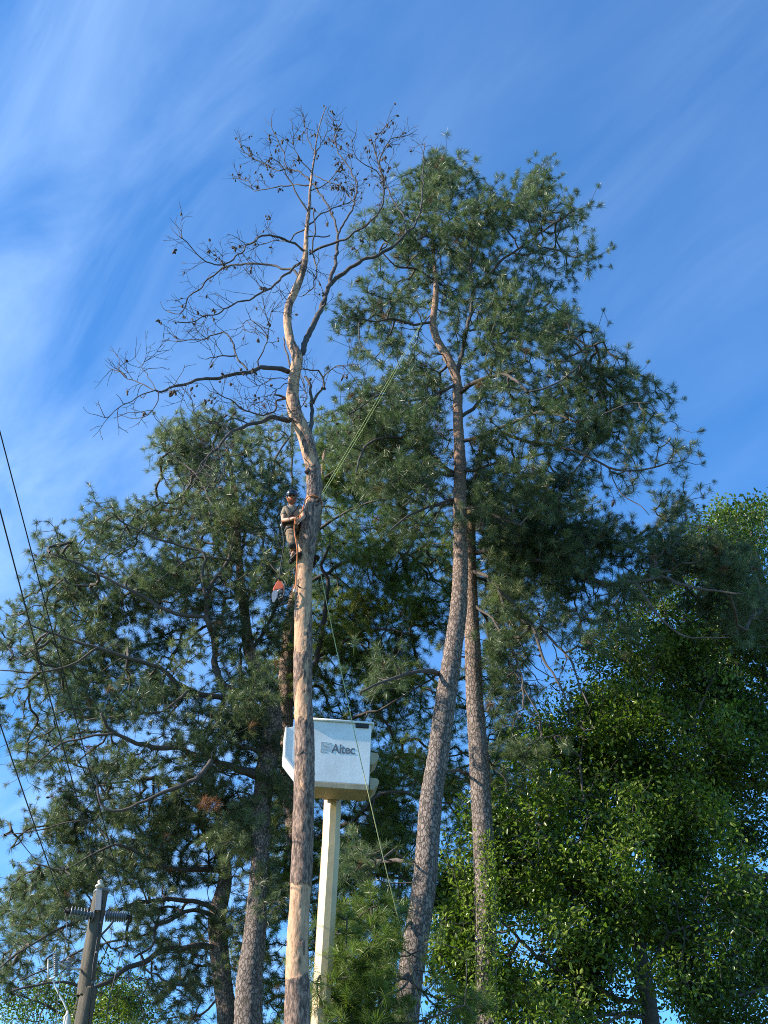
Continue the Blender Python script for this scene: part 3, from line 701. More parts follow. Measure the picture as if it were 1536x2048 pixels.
make_tree('pine_tree', 'green pine with an upright trunk beside the leaning one and a long limb reaching right', 'tree', PG, B_tr[0][0], B_tr, B_l, B_e, YB, 1.5, 12, 'pine',
          (M['bark'], M['limb'], M['needle_a']), 210, cones=90, clear=(26, 1090, 1750, .97), bare=bare_b)

YC = 25.0
C_tr = to_ground(px_path([(496, 2060, 56), (500, 1950, 50), (509, 1880, 46), (515, 1790, 36), (521, 1700, 34), (525, 1600, 34), (538, 1500, 40), (545, 1430, 38), (525, 1360, 26), (500, 1308, 22), (487, 1211, 18), (478, 1120, 14), (470, 1000, 10), (455, 900, 6)], YC, YC))
yf = YC - 1.9
C_l = [px_path(*a) for a in (
 ([(536,1452),(505,1410),(473,1386),(437,1355),(422,1269),(412,1210),(416,1179),(457,1121),(465,1074),(484,1031)], YC, yf, 19, 4),
 ([(422,1262),(410,1234),(352,1230),(273,1187),(195,1148),(148,1125),(100,1105)], yf+.5, yf-.6, 10, 3),
 ([(538,1470),(490,1400),(434,1394),(375,1382),(332,1343),(273,1320),(195,1296),(98,1265),(58,1250)], YC, yf-.9, 15, 3),
 ([(412,1196),(402,1152),(406,1105),(332,1085),(254,1050)], yf, yf-.5, 8, 3),
 ([(530,1560),(480,1540),(423,1520),(365,1501),(293,1488),(228,1465),(202,1429)], YC, yf-.8, 18, 5),
 ([(423,1520),(391,1556),(342,1577),(277,1608),(212,1620),(190,1556)], yf-.2, yf-.6, 10, 4),
 ([(230,1466),(190,1470),(140,1480),(100,1500),(60,1540)], yf-.7, yf-.9, 6, 2.5),
 ([(457,1121),(440,1116),(380,1118),(320,1160)], yf, yf-.3, 5, 2.5), ([(470,1060),(430,1020),(400,960),(370,930),(330,900)], yf, yf+.8, 5, 2.5),
 ([(478,1110),(500,1050),(540,960),(560,900),(590,860)], YC, YC+.6, 7, 3), ([(470,1000),(440,940),(420,900)], YC, YC-.6, 5, 3),
 ([(487,1211),(520,1160),(550,1120),(560,1060)], YC, YC-.4, 8, 4), ([(500,1308),(540,1240),(560,1180)], YC, YC+.5, 8, 4),
 ([(195,1296),(140,1330),(60,1345),(0,1340)], yf-.6, yf-.8, 5, 2.5), ([(98,1265),(70,1300),(20,1320)], yf-.8, yf-.6, 3, 2),
 ([(375,1382),(330,1420),(260,1430),(170,1440)], yf-.4, yf, 6, 3), ([(530,1500),(500,1500),(470,1490),(440,1470),(400,1450)], YC-.2, YC-1.2, 8, 3))]
C_e = [(500,1700,34,50,.8),(520,1780,30,40,.7),(480,1620,44,44),(540,1560,36,50),(520,1480,34,44,.8),(440,1560,44,36,.8),(380,1480,44,30,.7),(580,1120,26,60,.7),(500,1380,36,50,.8),(318,860,26,20),(345,900,48,36),(325,940,30,24),(390,885,46,36),(405,950,60,42),(470,870,44,30),(520,880,44,34),(568,880,28,34,.8),(480,930,58,42),(545,960,44,42,.8),(254,1028,28,18,1.2),(300,1040,46,32),(370,1020,60,36),
 (450,1020,60,42),(530,1040,46,46),(100,1088,24,24,1.2),(155,1098,46,32),(220,1070,46,34),(300,1100,62,38),(390,1095,60,38),(480,1100,46,42),(545,1120,36,44),(96,1135,24,26),(170,1155,60,38),(260,1165,62,38),
 (350,1175,60,40),(450,1180,48,38,.8),(530,1190,40,44,.8),(130,1205,44,28),(210,1230,66,38),(310,1255,62,40),(380,1290,42,36,.6),(460,1260,40,50,.6),(545,1280,40,46,.8),(52,1225,22,18),(60,1258,34,24),(130,1285,60,34),(18,1285,26,34),(50,1330,48,32),
 (140,1350,58,36),(230,1325,56,38),(310,1370,54,40),(20,1390,26,24,.8),(75,1405,54,24),(165,1415,60,34),(260,1415,52,32,.8),(350,1430,52,34,.8),(425,1440,50,34),(490,1450,44,34),(70,1480,40,32),(110,1520,46,30),
 (470,1350,46,34,.6),(240,1530,50,30,.6),(180,1500,46,30,.7),(310,1520,54,28,.6),(400,1490,50,28,.7),(590,1010,26,44,.9),(380,1230,40,30,.6)]
make_tree('pine_tree', 'wide green pine with long dark limbs reaching out to the left edge above the wires', 'tree', PG, C_tr[0][0], C_tr, C_l, C_e, YC, 2.0, 13, 'pine',
          (M['bark'], M['limb'], M['needle_c']), 250, cones=95, nl=0.21, clear=(24, 1900, 2060, .6))

YDD = 27.5
D_tr = to_ground(px_path([(456, 2060, 38), (445, 1960, 36), (437, 1890, 36), (435, 1830, 34), (450, 1760, 26), (443, 1709, 22), (407, 1654, 16), (358, 1602, 11), (335, 1563, 7)], YDD, YDD))
yd = YDD - 2.0
D_l = [px_path(*a) for a in (
 ([(450,1745),(420,1738),(374,1742),(325,1732),(277,1706),(228,1690)], YDD, yd, 12, 5),
 ([(440,1893),(400,1893),(325,1903),(260,1937),(189,1974),(156,1973),(107,1966),(26,1979)], YDD, yd-.6, 14, 4),
 ([(437,1840),(400,1820),(358,1830),(312,1852),(309,1882),(270,1917)], YDD, yd, 10, 4), ([(435,1828),(397,1804),(293,1800),(228,1823),(140,1850),(60,1890),(0,1935)], YDD, yd-.5, 11, 3),
 ([(358,1602),(400,1600),(450,1600)], YDD, YDD-.5, 5, 3), ([(240,1820),(190,1880),(110,1930),(40,1960)], yd, yd-.6, 5, 3),
 ([(228,1690),(180,1710),(130,1740),(60,1725)], yd, yd-.3, 5, 2.5), ([(228,1690),(170,1640),(80,1660),(10,1670)], yd, yd-.2, 4, 2), ([(335,1563),(280,1560),(200,1570)], YDD, yd, 5, 3))]
D_e = [(430,1760,36,36,.8),(400,1700,40,40),(360,1650,40,34),(450,1880,26,50,.7),(420,1830,34,34,.6),(480,1850,24,50,.6),(470,1980,24,50,.5),(350,1880,40,24,.5),(190,1900,50,24,.5),(90,1500,32,26,.7),(130,1600,46,34),(190,1560,46,34,.8),(230,1610,42,30,.8),(70,1655,44,18),(18,1668,20,10),(150,1665,54,30),(240,1665,50,30),(320,1650,56,34,.8),(400,1640,46,36,.8),(60,1725,28,20,1.1),
 (110,1755,42,30),(180,1745,54,34,1.1),(260,1740,60,36,1.1),(350,1720,54,34),(60,1790,34,24),(100,1820,42,28),(35,1840,32,20),(160,1830,42,24,.8),(250,1850,50,28,.6),(330,1800,50,28,.6),(40,1880,42,26,.9),
 (110,1895,42,24,.5),(20,1935,28,36),(300,1950,46,28,.5),(345,1990,44,32,.7),(410,1960,40,36,.6),(360,2040,60,26,.9),(230,1930,40,22,.4),(440,1600,40,34,.8),(470,1660,40,36),(470,1780,30,30,.5),(130,1940,50,20,.4),(200,1700,50,26),
 (320,1590,50,26,.6),(280,1880,50,24,.5),(410,1880,30,24,.5),(390,1560,40,24,.6)]
make_tree('pine_tree', 'green pine low behind the wooden power pole, its forked trunk half hidden in branches', 'tree', PG, D_tr[0][0], D_tr, D_l, D_e, YDD, 1.8, 14, 'pine',
          (M['bark'], M['limb'], M['needle_c']), 260, cones=60, nl=0.215)

YE = 28.5
E_tr = to_ground(px_path([(600, 2060, 34), (600, 1900, 34), (598, 1760, 34), (585, 1620, 34), (573, 1500, 32), (572, 1350, 28), (590, 1200, 24), (630, 1080, 16), (640, 980, 10), (650, 900, 6)], YE, YE))
E_l = [px_path(*a) for a in (
 ([(570,1420),(620,1350),(640,1280),(655,1180),(645,1130),(660,1090)], YE, YE-1.6, 14, 5), ([(566,1500),(640,1500),(700,1440),(760,1420)], YE, YE-1.5, 12, 5),
 ([(562,1760),(620,1690),(680,1652),(709,1637),(736,1610),(760,1588)], YE, YE-2.2, 12, 7), ([(600,1180),(700,1120),(760,1100),(820,1110)], YE, YE-1.4, 9, 3),
 ([(575,1340),(660,1300),(740,1260),(830,1270)], YE, YE-.8, 10, 3), ([(635,1060),(700,1020),(760,1000)], YE, YE-.8, 7, 3), ([(645,960),(690,930),(730,920)], YE, YE-.6, 5, 3),
 ([(560,1800),(640,1760),(720,1750),(820,1760)], YE, YE-.8, 10, 4), ([(585,1000),(583,900),(588,780),(586,740)], YE-1, YE-1, 5, 3), ([(620,1120),(600,1060),(585,1000)], YE, YE-1, 7, 5))]
E_e = [(905,1180,34,50,.8),(1000,1130,50,50,.7),(1010,1250,50,44,.7),(1010,1380,44,44,.6),(915,1400,28,60,.6),(1020,1480,44,40,.6),(900,1580,30,44,.6),(920,1680,26,40,.5),(1030,1560,40,36,.5),(760,1850,60,40,.6),(690,1850,36,40,.6),(860,1560,40,40,.5),(560,1780,30,40,.6),(640,1640,40,50,.8),(560,1500,30,40,.8),(555,1400,30,40,.8),(545,1340,36,40,.7),(560,1260,36,40,.7),(650,1900,40,40,.8),(660,1740,30,50,.9),(655,870,32,26,.9),(690,900,40,32),(640,930,26,36),(740,960,60,38),(820,1000,60,36,.9),(680,1000,50,42),(770,1060,65,40),(850,1080,46,34,.9),(670,1090,46,40),(760,1140,60,40),(850,1160,46,36,.8),(660,1160,36,36),
 (700,1220,60,40,1.1),(790,1220,56,38),(850,1250,40,40,.8),(660,1270,36,42,1.2),(730,1300,64,40,1.1),(810,1310,56,36,.9),(670,1360,46,40,1.1),(770,1380,60,36),(680,1420,46,22),(820,1420,40,36,.7),(780,1450,44,30,.8),
 (830,1500,30,30,.7),(790,1540,46,44),(760,1610,46,34,.9),(700,1620,36,34),(720,1680,56,34,1),(800,1640,40,40),(770,1730,56,36,.9),(700,1750,46,34,.9),(820,1760,30,36,.6),(570,1560,40,40,.9),(560,1640,40,40,.9),(560,1720,36,46,.8),
 (545,1820,36,46,.8),(550,1920,36,46,.7),(545,2010,36,40,.8),(980,1600,20,50,.5),(910,1480,20,40,.4),(900,1650,16,40,.5),(660,1820,46,36,.6),(620,1240,30,30,.6),(910,1100,20,50,.6),(970,1080,20,40,.6)]
make_tree('pine_tree', 'yellowish green pine filling the middle behind the white bucket, its trunk behind the dead one', 'tree', PG, E_tr[0][0], E_tr, E_l, E_e, YE, 1.8, 15, 'pine',
          (M['bark'], M['limb'], M['needle_e']), 200, cones=40, nl=0.24)

YN = 19.0
N_tr = to_ground(px_path([(760, 2080, 14), (762, 1990, 11), (758, 1920, 8), (748, 1860, 5), (742, 1815, 4)], YN, YN))
N_l = [px_path(*a) for a in (
 ([(762,1990),(720,1950),(690,1900),(690,1840)], YN, YN-.6, 6, 3), ([(762,2000),(820,1960),(840,1900)], YN, YN+.8, 6, 3), ([(760,2040),(700,2010),(650,1980),(640,1950)], YN, YN-1, 6, 3),
 ([(762,2050),(850,2040),(930,2010)], YN, YN-.6, 6, 3), ([(758,1930),(790,1880),(790,1830)], YN, YN-.4, 4, 2))]
N_e = [(695,1830,20,18,1.3),(738,1815,22,22,1.5),(790,1850,22,24,1),(720,1890,44,30),(780,1910,40,28,.9),(690,1950,46,28),(760,1970,54,28,.9),(645,1985,26,22),(815,1950,20,24,.4),(700,2020,50,24),(760,2035,40,22),
 (880,2025,26,18,.5),(930,2030,34,20,.7),(650,2035,36,20)]
make_tree('young_pine_tree', 'small bright green young pine at the foot of the leaning trunk, beside the white boom', 'tree', None, N_tr[0][0], N_tr, N_l, N_e, YN, 0.7, 16, 'pine',
          (M['limb'], M['limb'], M['needle_n']), 360, nl=0.24, tseg=16, clump=5, wob=0.2, clear=(27, 1700, 1995, 1.0), clear_path=A_tr, clear_Y=YA)

bn = [(np.array(P(412 + rb[0], 1606 + rb[1], YC - 2.2)), np.array([rb[2], -0.3, 0.5]), 0.5) for rb in ((0, 0, .2), (-10, 4, -.6), (14, -3, .6), (5, 8, .1), (-4, -8, .3), (22, 4, .8))]
needles('brown_needles', bn, M['needle_dead'], [o for o in COL.objects if 'wide green pine' in str(o.get('label'))][0], np.random.default_rng(9), 60, 0.2, 0.008)
# ------------------------------------------------------------------ leafy trees
YM = 24.9
M_tr = to_ground(px_path([(1305, 2075, 34), (1298, 2010, 30), (1285, 1930, 26), (1270, 1840, 20), (1255, 1740, 15), (1240, 1620, 10), (1225, 1500, 6)], YM, YM))
M_l = [px_path(*a) for a in (
 ([(1296,2000),(1240,1900),(1180,1830),(1120,1740),(1080,1650)], YM, YM-1, 12, 4), ([(1290,1960),(1330,1880),(1380,1850)], YM, YM-1, 10, 5), ([(1298,2010),(1200,1980),(1100,1930),(1020,1860),(960,1800)], YM, YM-1.4, 12, 3),
 ([(1285,1930),(1300,1800),(1330,1700),(1340,1580)], YM, YM+.6, 10, 3), ([(1262,1780),(1200,1690),(1160,1560),(1170,1460)], YM, YM-.6, 8, 3), ([(1300,2020),(1180,2030),(1060,2000)], YM, YM-1, 9, 3),
 ([(1300,2040),(1250,2030),(1215,2045),(1180,2060)], YM, YM-1.4, 8, 5))]
M_e = [(1440,1560,60,46,.7),(1460,1450,50,46,.6),(1400,1440,56,46,.8),(1280,1410,50,40,.8),(1360,1330,56,44,.6),(1430,1680,44,50,.5),(1470,1800,50,60,.6),(1400,1860,44,40,.6),(1000,1650,36,40,.8),(950,1880,44,40,.8),(1330,1910,50,34,.5),(980,2000,40,40,.7),(1250,2020,40,30,.4),(1175,1430,60,34,.8),(1110,1490,60,38),(1210,1490,70,40),(1310,1490,60,46,.9),(1090,1570,76,46),(1200,1570,84,46),(1310,1570,70,46),(1040,1640,70,46),(1150,1660,84,46),(1270,1660,84,50),
 (990,1730,50,44),(1090,1740,84,46),(1210,1750,84,50),(1320,1730,56,50,.9),(905,1740,36,34,.8),(900,1800,36,40,.9),(950,1800,40,46),(1040,1830,70,46),(1150,1840,84,46),(1260,1840,76,46,.9),(905,1880,30,34,.5),(1020,1920,60,44),
 (1120,1930,76,42),(1220,1930,60,36,.6),(1340,1850,40,36,.6),(1040,2010,60,34),(1140,2010,60,34,.8),(1050,2060,80,30),(1180,2060,60,20,.6),(865,1790,24,40,.7),(1380,1620,36,44,.7),(1390,1760,30,44,.5),(1370,1680,40,34)]
make_tree('holly_tree', 'dense glossy leafed tree with sunlit green leaves, just right of the two pine trunks', 'tree', None, M_tr[0][0], M_tr, M_l, M_e, YM, 1.3, 21, 'leaf',
          (M['limbd'], M['limbd'], M['leaf_m']), 190, clump=4, per=9, gaps=0.12, wob=1.0, clump_r=0.24, leaf=0.115, clear=(24, 1500, 1990, .93), clear_path=B_tr, clear_Y=23.6)
YR = 27.0
R_tr = to_ground(px_path([(1640, 2075, 60), (1625, 1900, 54), (1610, 1700, 48), (1590, 1500, 38), (1560, 1350, 28), (1530, 1200, 18), (1510, 1100, 10)], YR, YR))
R_l = [px_path(*a) for a in (
 ([(1600,1440),(1536,1480),(1470,1530),(1420,1590),(1370,1640),(1325,1750)], YR, YR-1.6, 28, 12), ([(1605,1560),(1536,1572),(1480,1570),(1440,1570),(1400,1560)], YR, YR-1.2, 16, 7),
 ([(1612,1760),(1536,1752),(1490,1745),(1450,1735)], YR, YR-1.5, 18, 9), ([(1570,1380),(1480,1330),(1400,1250),(1330,1230)], YR, YR-1, 14, 4), ([(1545,1280),(1500,1220),(1460,1120)], YR, YR-.6, 10, 4),
 ([(1590,1500),(1480,1440),(1380,1400),(1280,1370)], YR, YR+.8, 14, 4), ([(1620,1860),(1520,1860),(1440,1880),(1400,1930)], YR, YR-1, 12, 4), ([(1625,1950),(1520,1980),(1420,2000)], YR, YR-1, 10, 4),
 ([(1500,1500),(1540,1380),(1430,1180)], YR-.5, YR, 6, 3), ([(1440,1570),(1420,1500),(1440,1440)], YR-1.1, YR-1, 5, 3))]
R_e = [(1620,1150,50,60,.7),(1650,1350,60,70,.7),(1660,1600,60,80,.7),(1640,1850,60,70,.7),(1580,1250,40,50,.7),(1590,1700,40,60,.6),(1330,1560,60,50,.7),(1250,1530,50,50,.7),(1290,1660,60,50,.6),(1370,1820,50,50,.6),(1200,1460,46,40,.7),(1520,1560,30,30,.8),(1400,1340,60,50,.9),(1530,1250,30,50),(1440,1610,50,34,.6),(1300,1210,40,30,.7),(1350,1190,50,30,.8),(1460,1740,40,30,.6),(1360,1950,30,30,.6),(1505,1030,32,26,.9),(1450,1055,46,26),(1410,1085,26,30,.8),(1520,1090,32,40),(1455,1120,54,40),(1390,1190,54,40,.8),(1480,1210,60,46),(1235,1250,42,32,.6),(1300,1280,56,40,.7),(1225,1320,44,36,.8),(1410,1290,60,44),
 (1500,1310,46,46),(1270,1370,56,38,.9),(1360,1370,64,40),(1460,1400,60,44),(1240,1430,40,30,.7),(1520,1470,36,36,.8),(1400,1450,50,32,.6),(1440,1500,46,30,.5),(1500,1620,46,34,.8),(1430,1660,46,34,.8),(1510,1690,40,36),
 (1510,1800,40,34,.9),(1460,1790,30,26,.5),(1490,1860,56,40),(1410,1880,36,34,.7),(1510,1950,46,44,1.1),(1440,1960,46,36),(1480,2040,70,34,1.2),(1390,2040,36,30,.9),(1330,2000,30,24,.5),(1400,1560,36,26,.6),(1340,1440,40,28,.7),(1540,1380,30,50)]
make_tree('oak_tree', 'dark leafed oak with heavy diagonal limbs entering at the right edge', 'tree', None, R_tr[0][0], R_tr, R_l, R_e, YR, 1.8, 22, 'leaf',
          (M['limbd'], M['limbd'], M['leaf_r']), 185, clump=4, per=9, gaps=0.12, wob=0.9, clump_r=0.24, leaf=0.12)
YS = 31.0
S_tr = to_ground(px_path([(150, 2100, 16), (150, 2040, 12), (160, 1990, 8), (170, 1950, 5)], YS, YS))
S_e = [(50,2000,46,30,.8),(130,2010,46,30,.8),(215,1990,36,40,.8),(260,2020,50,30,.9),(30,2040,36,20),(180,2050,60,20),(320,2050,40,16,.7),(90,1960,30,20,.4)]
make_tree('small_leafy_tree', 'low leafy tree with fine pale green leaves at the foot of the power pole', 'tree', None, S_tr[0][0], S_tr, [px_path([(152,2040),(90,2010),(40,1990)], YS, YS-.5, 6, 3), px_path([(152,2050),(220,2010),(260,1990)], YS, YS-.5, 6, 3)],
          S_e, YS, 1.0, 23, 'leaf', (M['limbd'], M['limbd'], M['leaf_m']), 190, clump=3, per=9, leaf=0.09, tseg=14)
YQ = 30.0
Q_tr = to_ground(px_path([(740, 2100, 16), (742, 2040, 12), (730, 1980, 8), (720, 1930, 5)], YQ, YQ))
make_tree('small_leafy_tree', 'low leafy tree with bright leaves seen through the young pine beside the boom', 'tree', None, Q_tr[0][0], Q_tr, [px_path([(742,2040),(690,2000),(670,1980)], YQ, YQ-.5, 6, 3)],
          [(700,1990,50,36),(660,2040,40,24),(760,2030,40,24),(720,1930,40,30,.6),(380,1830,1,1,.1)][:4], YQ, 1.0, 24, 'leaf', (M['limbd'], M['limbd'], M['leaf_m']), 190, clump=3, per=9, leaf=0.09, tseg=14)
# vine climbing the upright pine trunk
rngv = np.random.default_rng(31); rv = random.Random(31)
vine = empty('climbing_vine', B_tr[0][0] + Vector((0.05, -0.4, 0)), 'leafy green vine climbing the lower half of the upright pine trunk', 'vine')
vb = MB(); vt = []
for k in range(5):
    pts = []; ph = rv.uniform(-2.4, -0.7)
    for i in range(40):
        y = 2060 - i * 9.5; c = P(974 - i * 0.12, y, YB); ph += rv.uniform(-.12, .12); r = 0.225
        q = c + Vector((math.cos(ph) * r, math.sin(ph) * r, 0)); pts.append(q)
        for _ in range(rv.choice((1, 2, 3)) if i > 4 else 1):
            o = Vector((math.cos(ph + rv.uniform(-.6, .6)), math.sin(ph + rv.uniform(-.6, .6)), 0)) * rv.uniform(0.02, 0.26); vt.append((np.array(q + o), np.array([0, 0, 1.0]), rv.uniform(.3, .95)))
    pts = [Vector((pts[0].x, pts[0].y, 0))] + pts; vb.tube(pts, 0.012, 6)
vb.build('stem', M['limbd'], vine); leaves('leaves', vt, M['leaf_m'], vine, rngv, 5, 0.08, 0.08)

# ------------------------------------------------------------------ bucket lift
YBK = 17.5
M['fibre'] = paint('white_fibreglass', (0.80, 0.80, 0.77), 0.5, (0.50, 0.48, 0.42), 0.45, 3.0, bmp=0.002, specks=0.15)
M['fibre_b'] = paint('stained_cream_fibreglass', (0.40, 0.33, 0.20), 0.55, (0.18, 0.145, 0.085), 0.8, 4.0, bmp=0.004, specks=0.6)
M['boomp'] = paint('cream_boom', (0.60, 0.42, 0.20), 0.45, (0.34, 0.235, 0.11), 0.6, 2.6, bmp=0.003, specks=0.5)
M['rubber'] = paint('black_rubber', (0.012, 0.012, 0.013), 0.6)
M['faded'] = paint('faded_black_lettering', (0.045, 0.055, 0.07), 0.7, (0.35, 0.36, 0.36), 0.75, 26)
M['ghost'] = paint('worn_grey_decal', (0.30, 0.30, 0.29), 0.7, (0.58, 0.59, 0.58), 0.9, 30)
M['steel'] = paint('grey_steel', (0.28, 0.28, 0.28), 0.45, (0.12, 0.10, 0.08), 0.6, 12, metal=0.6)
th = math.radians(9); EX = Vector((math.cos(th), math.sin(th), 0)); EY = Vector((-math.sin(th), math.cos(th), 0)); EZ = Vector((0, 0, 1))
bl = P(598, 1559, YBK); H = P(670, 1444, YBK).z - P(670, 1566, YBK).z
W = 1.19; D = 0.52; O = bl                          # bottom left corner of the face
lift = empty('bucket_lift', Vector((bl.x + 0.5, YBK + 0.3, 0)), 'white fibreglass work bucket on a cream boom, raised empty behind the dead trunk', 'bucket lift')
def L_(x, y, z): return O + EX * x + EY * y + EZ * z
mb = MB()
bm = bmesh.new()
ti = 0.03                                            # taper inwards at the bottom
outer0 = [L_(ti, ti, 0), L_(W - ti, ti, 0), L_(W - ti, D - ti, 0), L_(ti, D - ti, 0)]
outer1 = [L_(0, 0, H), L_(W, 0, H), L_(W, D, H), L_(0, D, H)]
wt = 0.035
inner1 = [L_(wt, wt, H), L_(W - wt, wt, H), L_(W - wt, D - wt, H), L_(wt, D - wt, H)]
inner0 = [L_(wt + ti, wt + ti, 0.05), L_(W - wt - ti, wt + ti, 0.05), L_(W - wt - ti, D - wt - ti, 0.05), L_(wt + ti, D - wt - ti, 0.05)]
vs = [[bm.verts.new(q) for q in r] for r in (outer0, outer1, inner1, inner0)]
bm.faces.new(vs[0][::-1]); bm.faces.new(vs[3])
for a, b in ((0, 1), (1, 2), (2, 3)):
    for i in range(4): bm.faces.new((vs[a][i], vs[a][(i + 1) % 4], vs[b][(i + 1) % 4], vs[b][i]))
bmesh.ops.recalc_face_normals(bm, faces=bm.faces[:])
bmesh.ops.bevel(bm, geom=[e for e in bm.edges], offset=0.012, segments=2, affect='EDGES', profile=0.6)
bm.verts.index_update(); mb.add([v.co.copy() for v in bm.verts], [[v.index for v in f.verts] for f in bm.faces], False); bm.free()
bucket = mb.build('bucket', M['fibre'], lift)
r = MB(); lo = 0.02
for a, b in ((L_(-lo, -lo, H), L_(W + lo, -lo, H)), (L_(W + lo, -lo, H), L_(W + lo, D + lo, H)), (L_(W + lo, D + lo, H), L_(-lo, D + lo, H)), (L_(-lo, D + lo, H), L_(-lo, -lo, H))):
    r.tube([a, b], 0.022, 10)
r.build('rim', M['fibre'], bucket)
fl = MB(); fl.box(L_(W / 2, D / 2 - 0.01, -0.05), EX * (W / 2 - 0.035), EY * (D / 2 - 0.035), EZ * 0.048, 0.01); fl.build('floor_pan', M['fibre_b'], bucket)
# scoop on the left flank: slanted bottom
zs = lambda py: P(575, py, YBK).z - O.z
prof = [L_(-0.25, 0.05, zs(1455)), L_(0.002, 0.05, zs(1447)), L_(0.002, 0.05, zs(1545)), L_(-0.25, 0.05, zs(1511))]
sc_ = MB(); sc_.prism(prof, EY * 0.045, 0.008); sc_.prism([q + EY * 0.35 for q in prof], EY * 0.045, 0.008)
sc_.prism([L_(-0.262, 0.04, zs(1453)), L_(-0.235, 0.04, zs(1453)), L_(-0.235, 0.04, zs(1513)), L_(-0.262, 0.04, zs(1512))], EY * 0.38, 0.006)
sc_.prism([L_(-0.262, 0.04, zs(1513)), L_(-0.235, 0.04, zs(1510)), L_(0.004, 0.04, zs(1545)), L_(0.004, 0.04, zs(1551))], EY * 0.38, 0.004)
sc_.build('side_scoop', M['fibre'], bucket)
for ya, yb in ((1490, 1515), (1541, 1566)):
    a, b = P(745, ya, YBK).z - O.z, P(745, yb, YBK).z - O.z
    st = MB(); st.prism([L_(W - 0.01, 0.08, a), L_(W + 0.12, 0.08, a - 0.01), L_(W + 0.145, 0.08, a - 0.06), L_(W + 0.13, 0.08, a - 0.12), L_(W + 0.04, 0.08, b), L_(W - 0.02, 0.08, b)], EY * 0.4, 0.012); st.build('step', M['fibre_b'], bucket)
pd = MB(); pd.box(L_(W - 0.165, 0.015, H - 0.035), EX * 0.112, EY * 0.045, EZ * 0.058, 0.01); pd.build('lip_pad', M['rubber'], bucket)
lo_ = MB()
pk = MB()
pk.box(L_(0.6, D + 0.045, 0.1), EX * 0.14, EY * 0.045, EZ * 0.16, 0.01); pk.build('mount_plate', M['steel'], bucket)
# lettering
def text_mesh(txt, x, z, size, depth, mat, off=0.0, shear=0.0, squeeze=1.0):
    cu = bpy.data.curves.new('lettering', 'FONT'); cu.body = txt; cu.size = size; cu.offset = off; cu.extrude = depth; cu.shear = shear; cu.space_character = 0.93
    to = bpy.data.objects.new('lettering', cu); COL.objects.link(to)
    dg = bpy.context.evaluated_depsgraph_get(); me = bpy.data.meshes.new_from_object(to.evaluated_get(dg))
    bpy.data.objects.remove(to); og = origin(bucket)
    lean = ti / H
    for v in me.vertices:
        zz_ = z + v.co.y; v.co = L_(x + v.co.x * squeeze, ti * (1 - zz_ / H) - 0.002 - v.co.z, zz_) - og
    me.materials.clear(); me.materials.append(mat)
    o = bpy.data.objects.new('lettering', me); COL.objects.link(o); o.parent = bucket; return o
s_ = ppm(1490, YBK)
txz = P(680, 1500, YBK).z - O.z
text_mesh('Altec', (660 - 598) / s_ + 0.005, txz, 0.225, 0.0015, M['faded'], 0.0035, 0.0, 0.88)
lg = MB()
x0, x1 = (639 - 598) / s_, (659 - 598) / s_; z0_, z1_ = txz - 0.005, txz + 0.17
def face_pt(x, z, pr=0.003): return L_(x, ti * (1 - z / H) - pr, z)
def bar(xa, za, xb, zb, w):
    d = Vector((xb - xa, zb - za)); n_ = Vector((-d.y, d.x)).normalized() * w * .5
    lg.prism([face_pt(xa + n_.x, za + n_.y), face_pt(xb + n_.x, zb + n_.y), face_pt(xb - n_.x, zb - n_.y), face_pt(xa - n_.x, za - n_.y)], EY * 0.0025)
bar(x0, z0_, x0, z1_, .010); bar(x1, z0_ + .03, x1, z1_, .010); bar(x0, z1_, x1, z1_, .012); bar(x0, z0_, x0 + .11, z0_, .010)
for i in range(5): bar(x0 + .015, z0_ + .02 + i * .026, x1 - .02, z0_ + .045 + i * .026, .009)
bar(x0 + .02, z1_ - .02, x1 - .02, z0_ + .05, .012)
lg.build('logo', M['ghost'], bucket)
# boom
boom = MB(); tp = P(667, 1560, YBK + 0.80); mid = P(661, 1700, YBK + 0.80); lowp = P(640, 2048, YBK + 0.82); d = (lowp - mid).normalized()
footp = lowp + d * ((lowp.z - 1.3) / -d.z)
def octa(a, b, ra, rb):
    t_ = (b - a).normalized(); u_ = (EX - t_ * EX.dot(t_)).normalized(); v_ = t_.cross(u_); vs = []
    k = 0.36
    for q, rr in ((a, ra), (b, rb)):
        for (i, j) in ((1, -k), (1, k), (k, 1), (-k, 1), (-1, k), (-1, -k), (-k, -1), (k, -1)): vs.append(q + (u_ * i + v_ * j) * rr)
    return vs, [(i, (i + 1) % 8, 8 + (i + 1) % 8, 8 + i) for i in range(8)] + [tuple(range(7, -1, -1)), tuple(range(8, 16))]
v_, f_ = octa(tp, mid, 17.0 / s_, 17.0 / s_); boom.add(v_, f_, False)
bo = boom.build('boom', M['boomp'], lift)
bo2 = MB(); v_, f_ = octa(mid + (mid - tp).normalized() * -0.04, footp, 17.4 / s_, 14.6 / s_); bo2.add(v_, f_, False)
bo2.build('lower_boom', M['boomp'], lift)
cl_ = MB(); t_ = (lowp - mid).normalized(); u_ = (EX - t_ * EX.dot(t_)).normalized(); vv = t_.cross(u_)
for i in range(-5, 6):
    c = mid - t_ * 0.045 + u_ * (i * 0.027) + vv * -(18.2 / s_ if abs(i) < 3 else 18.2 / s_ * (1 - 0.22 * (abs(i) - 2)))
    cl_.tube([c - t_ * 0.012 + u_ * -.012, c + t_ * 0.014 + u_ * -.009, c + t_ * 0.018, c + t_ * 0.014 + u_ * .009, c - t_ * 0.012 + u_ * .012], 0.0045, 5)
cl_.build('collar_tabs', M['faded'], lift)
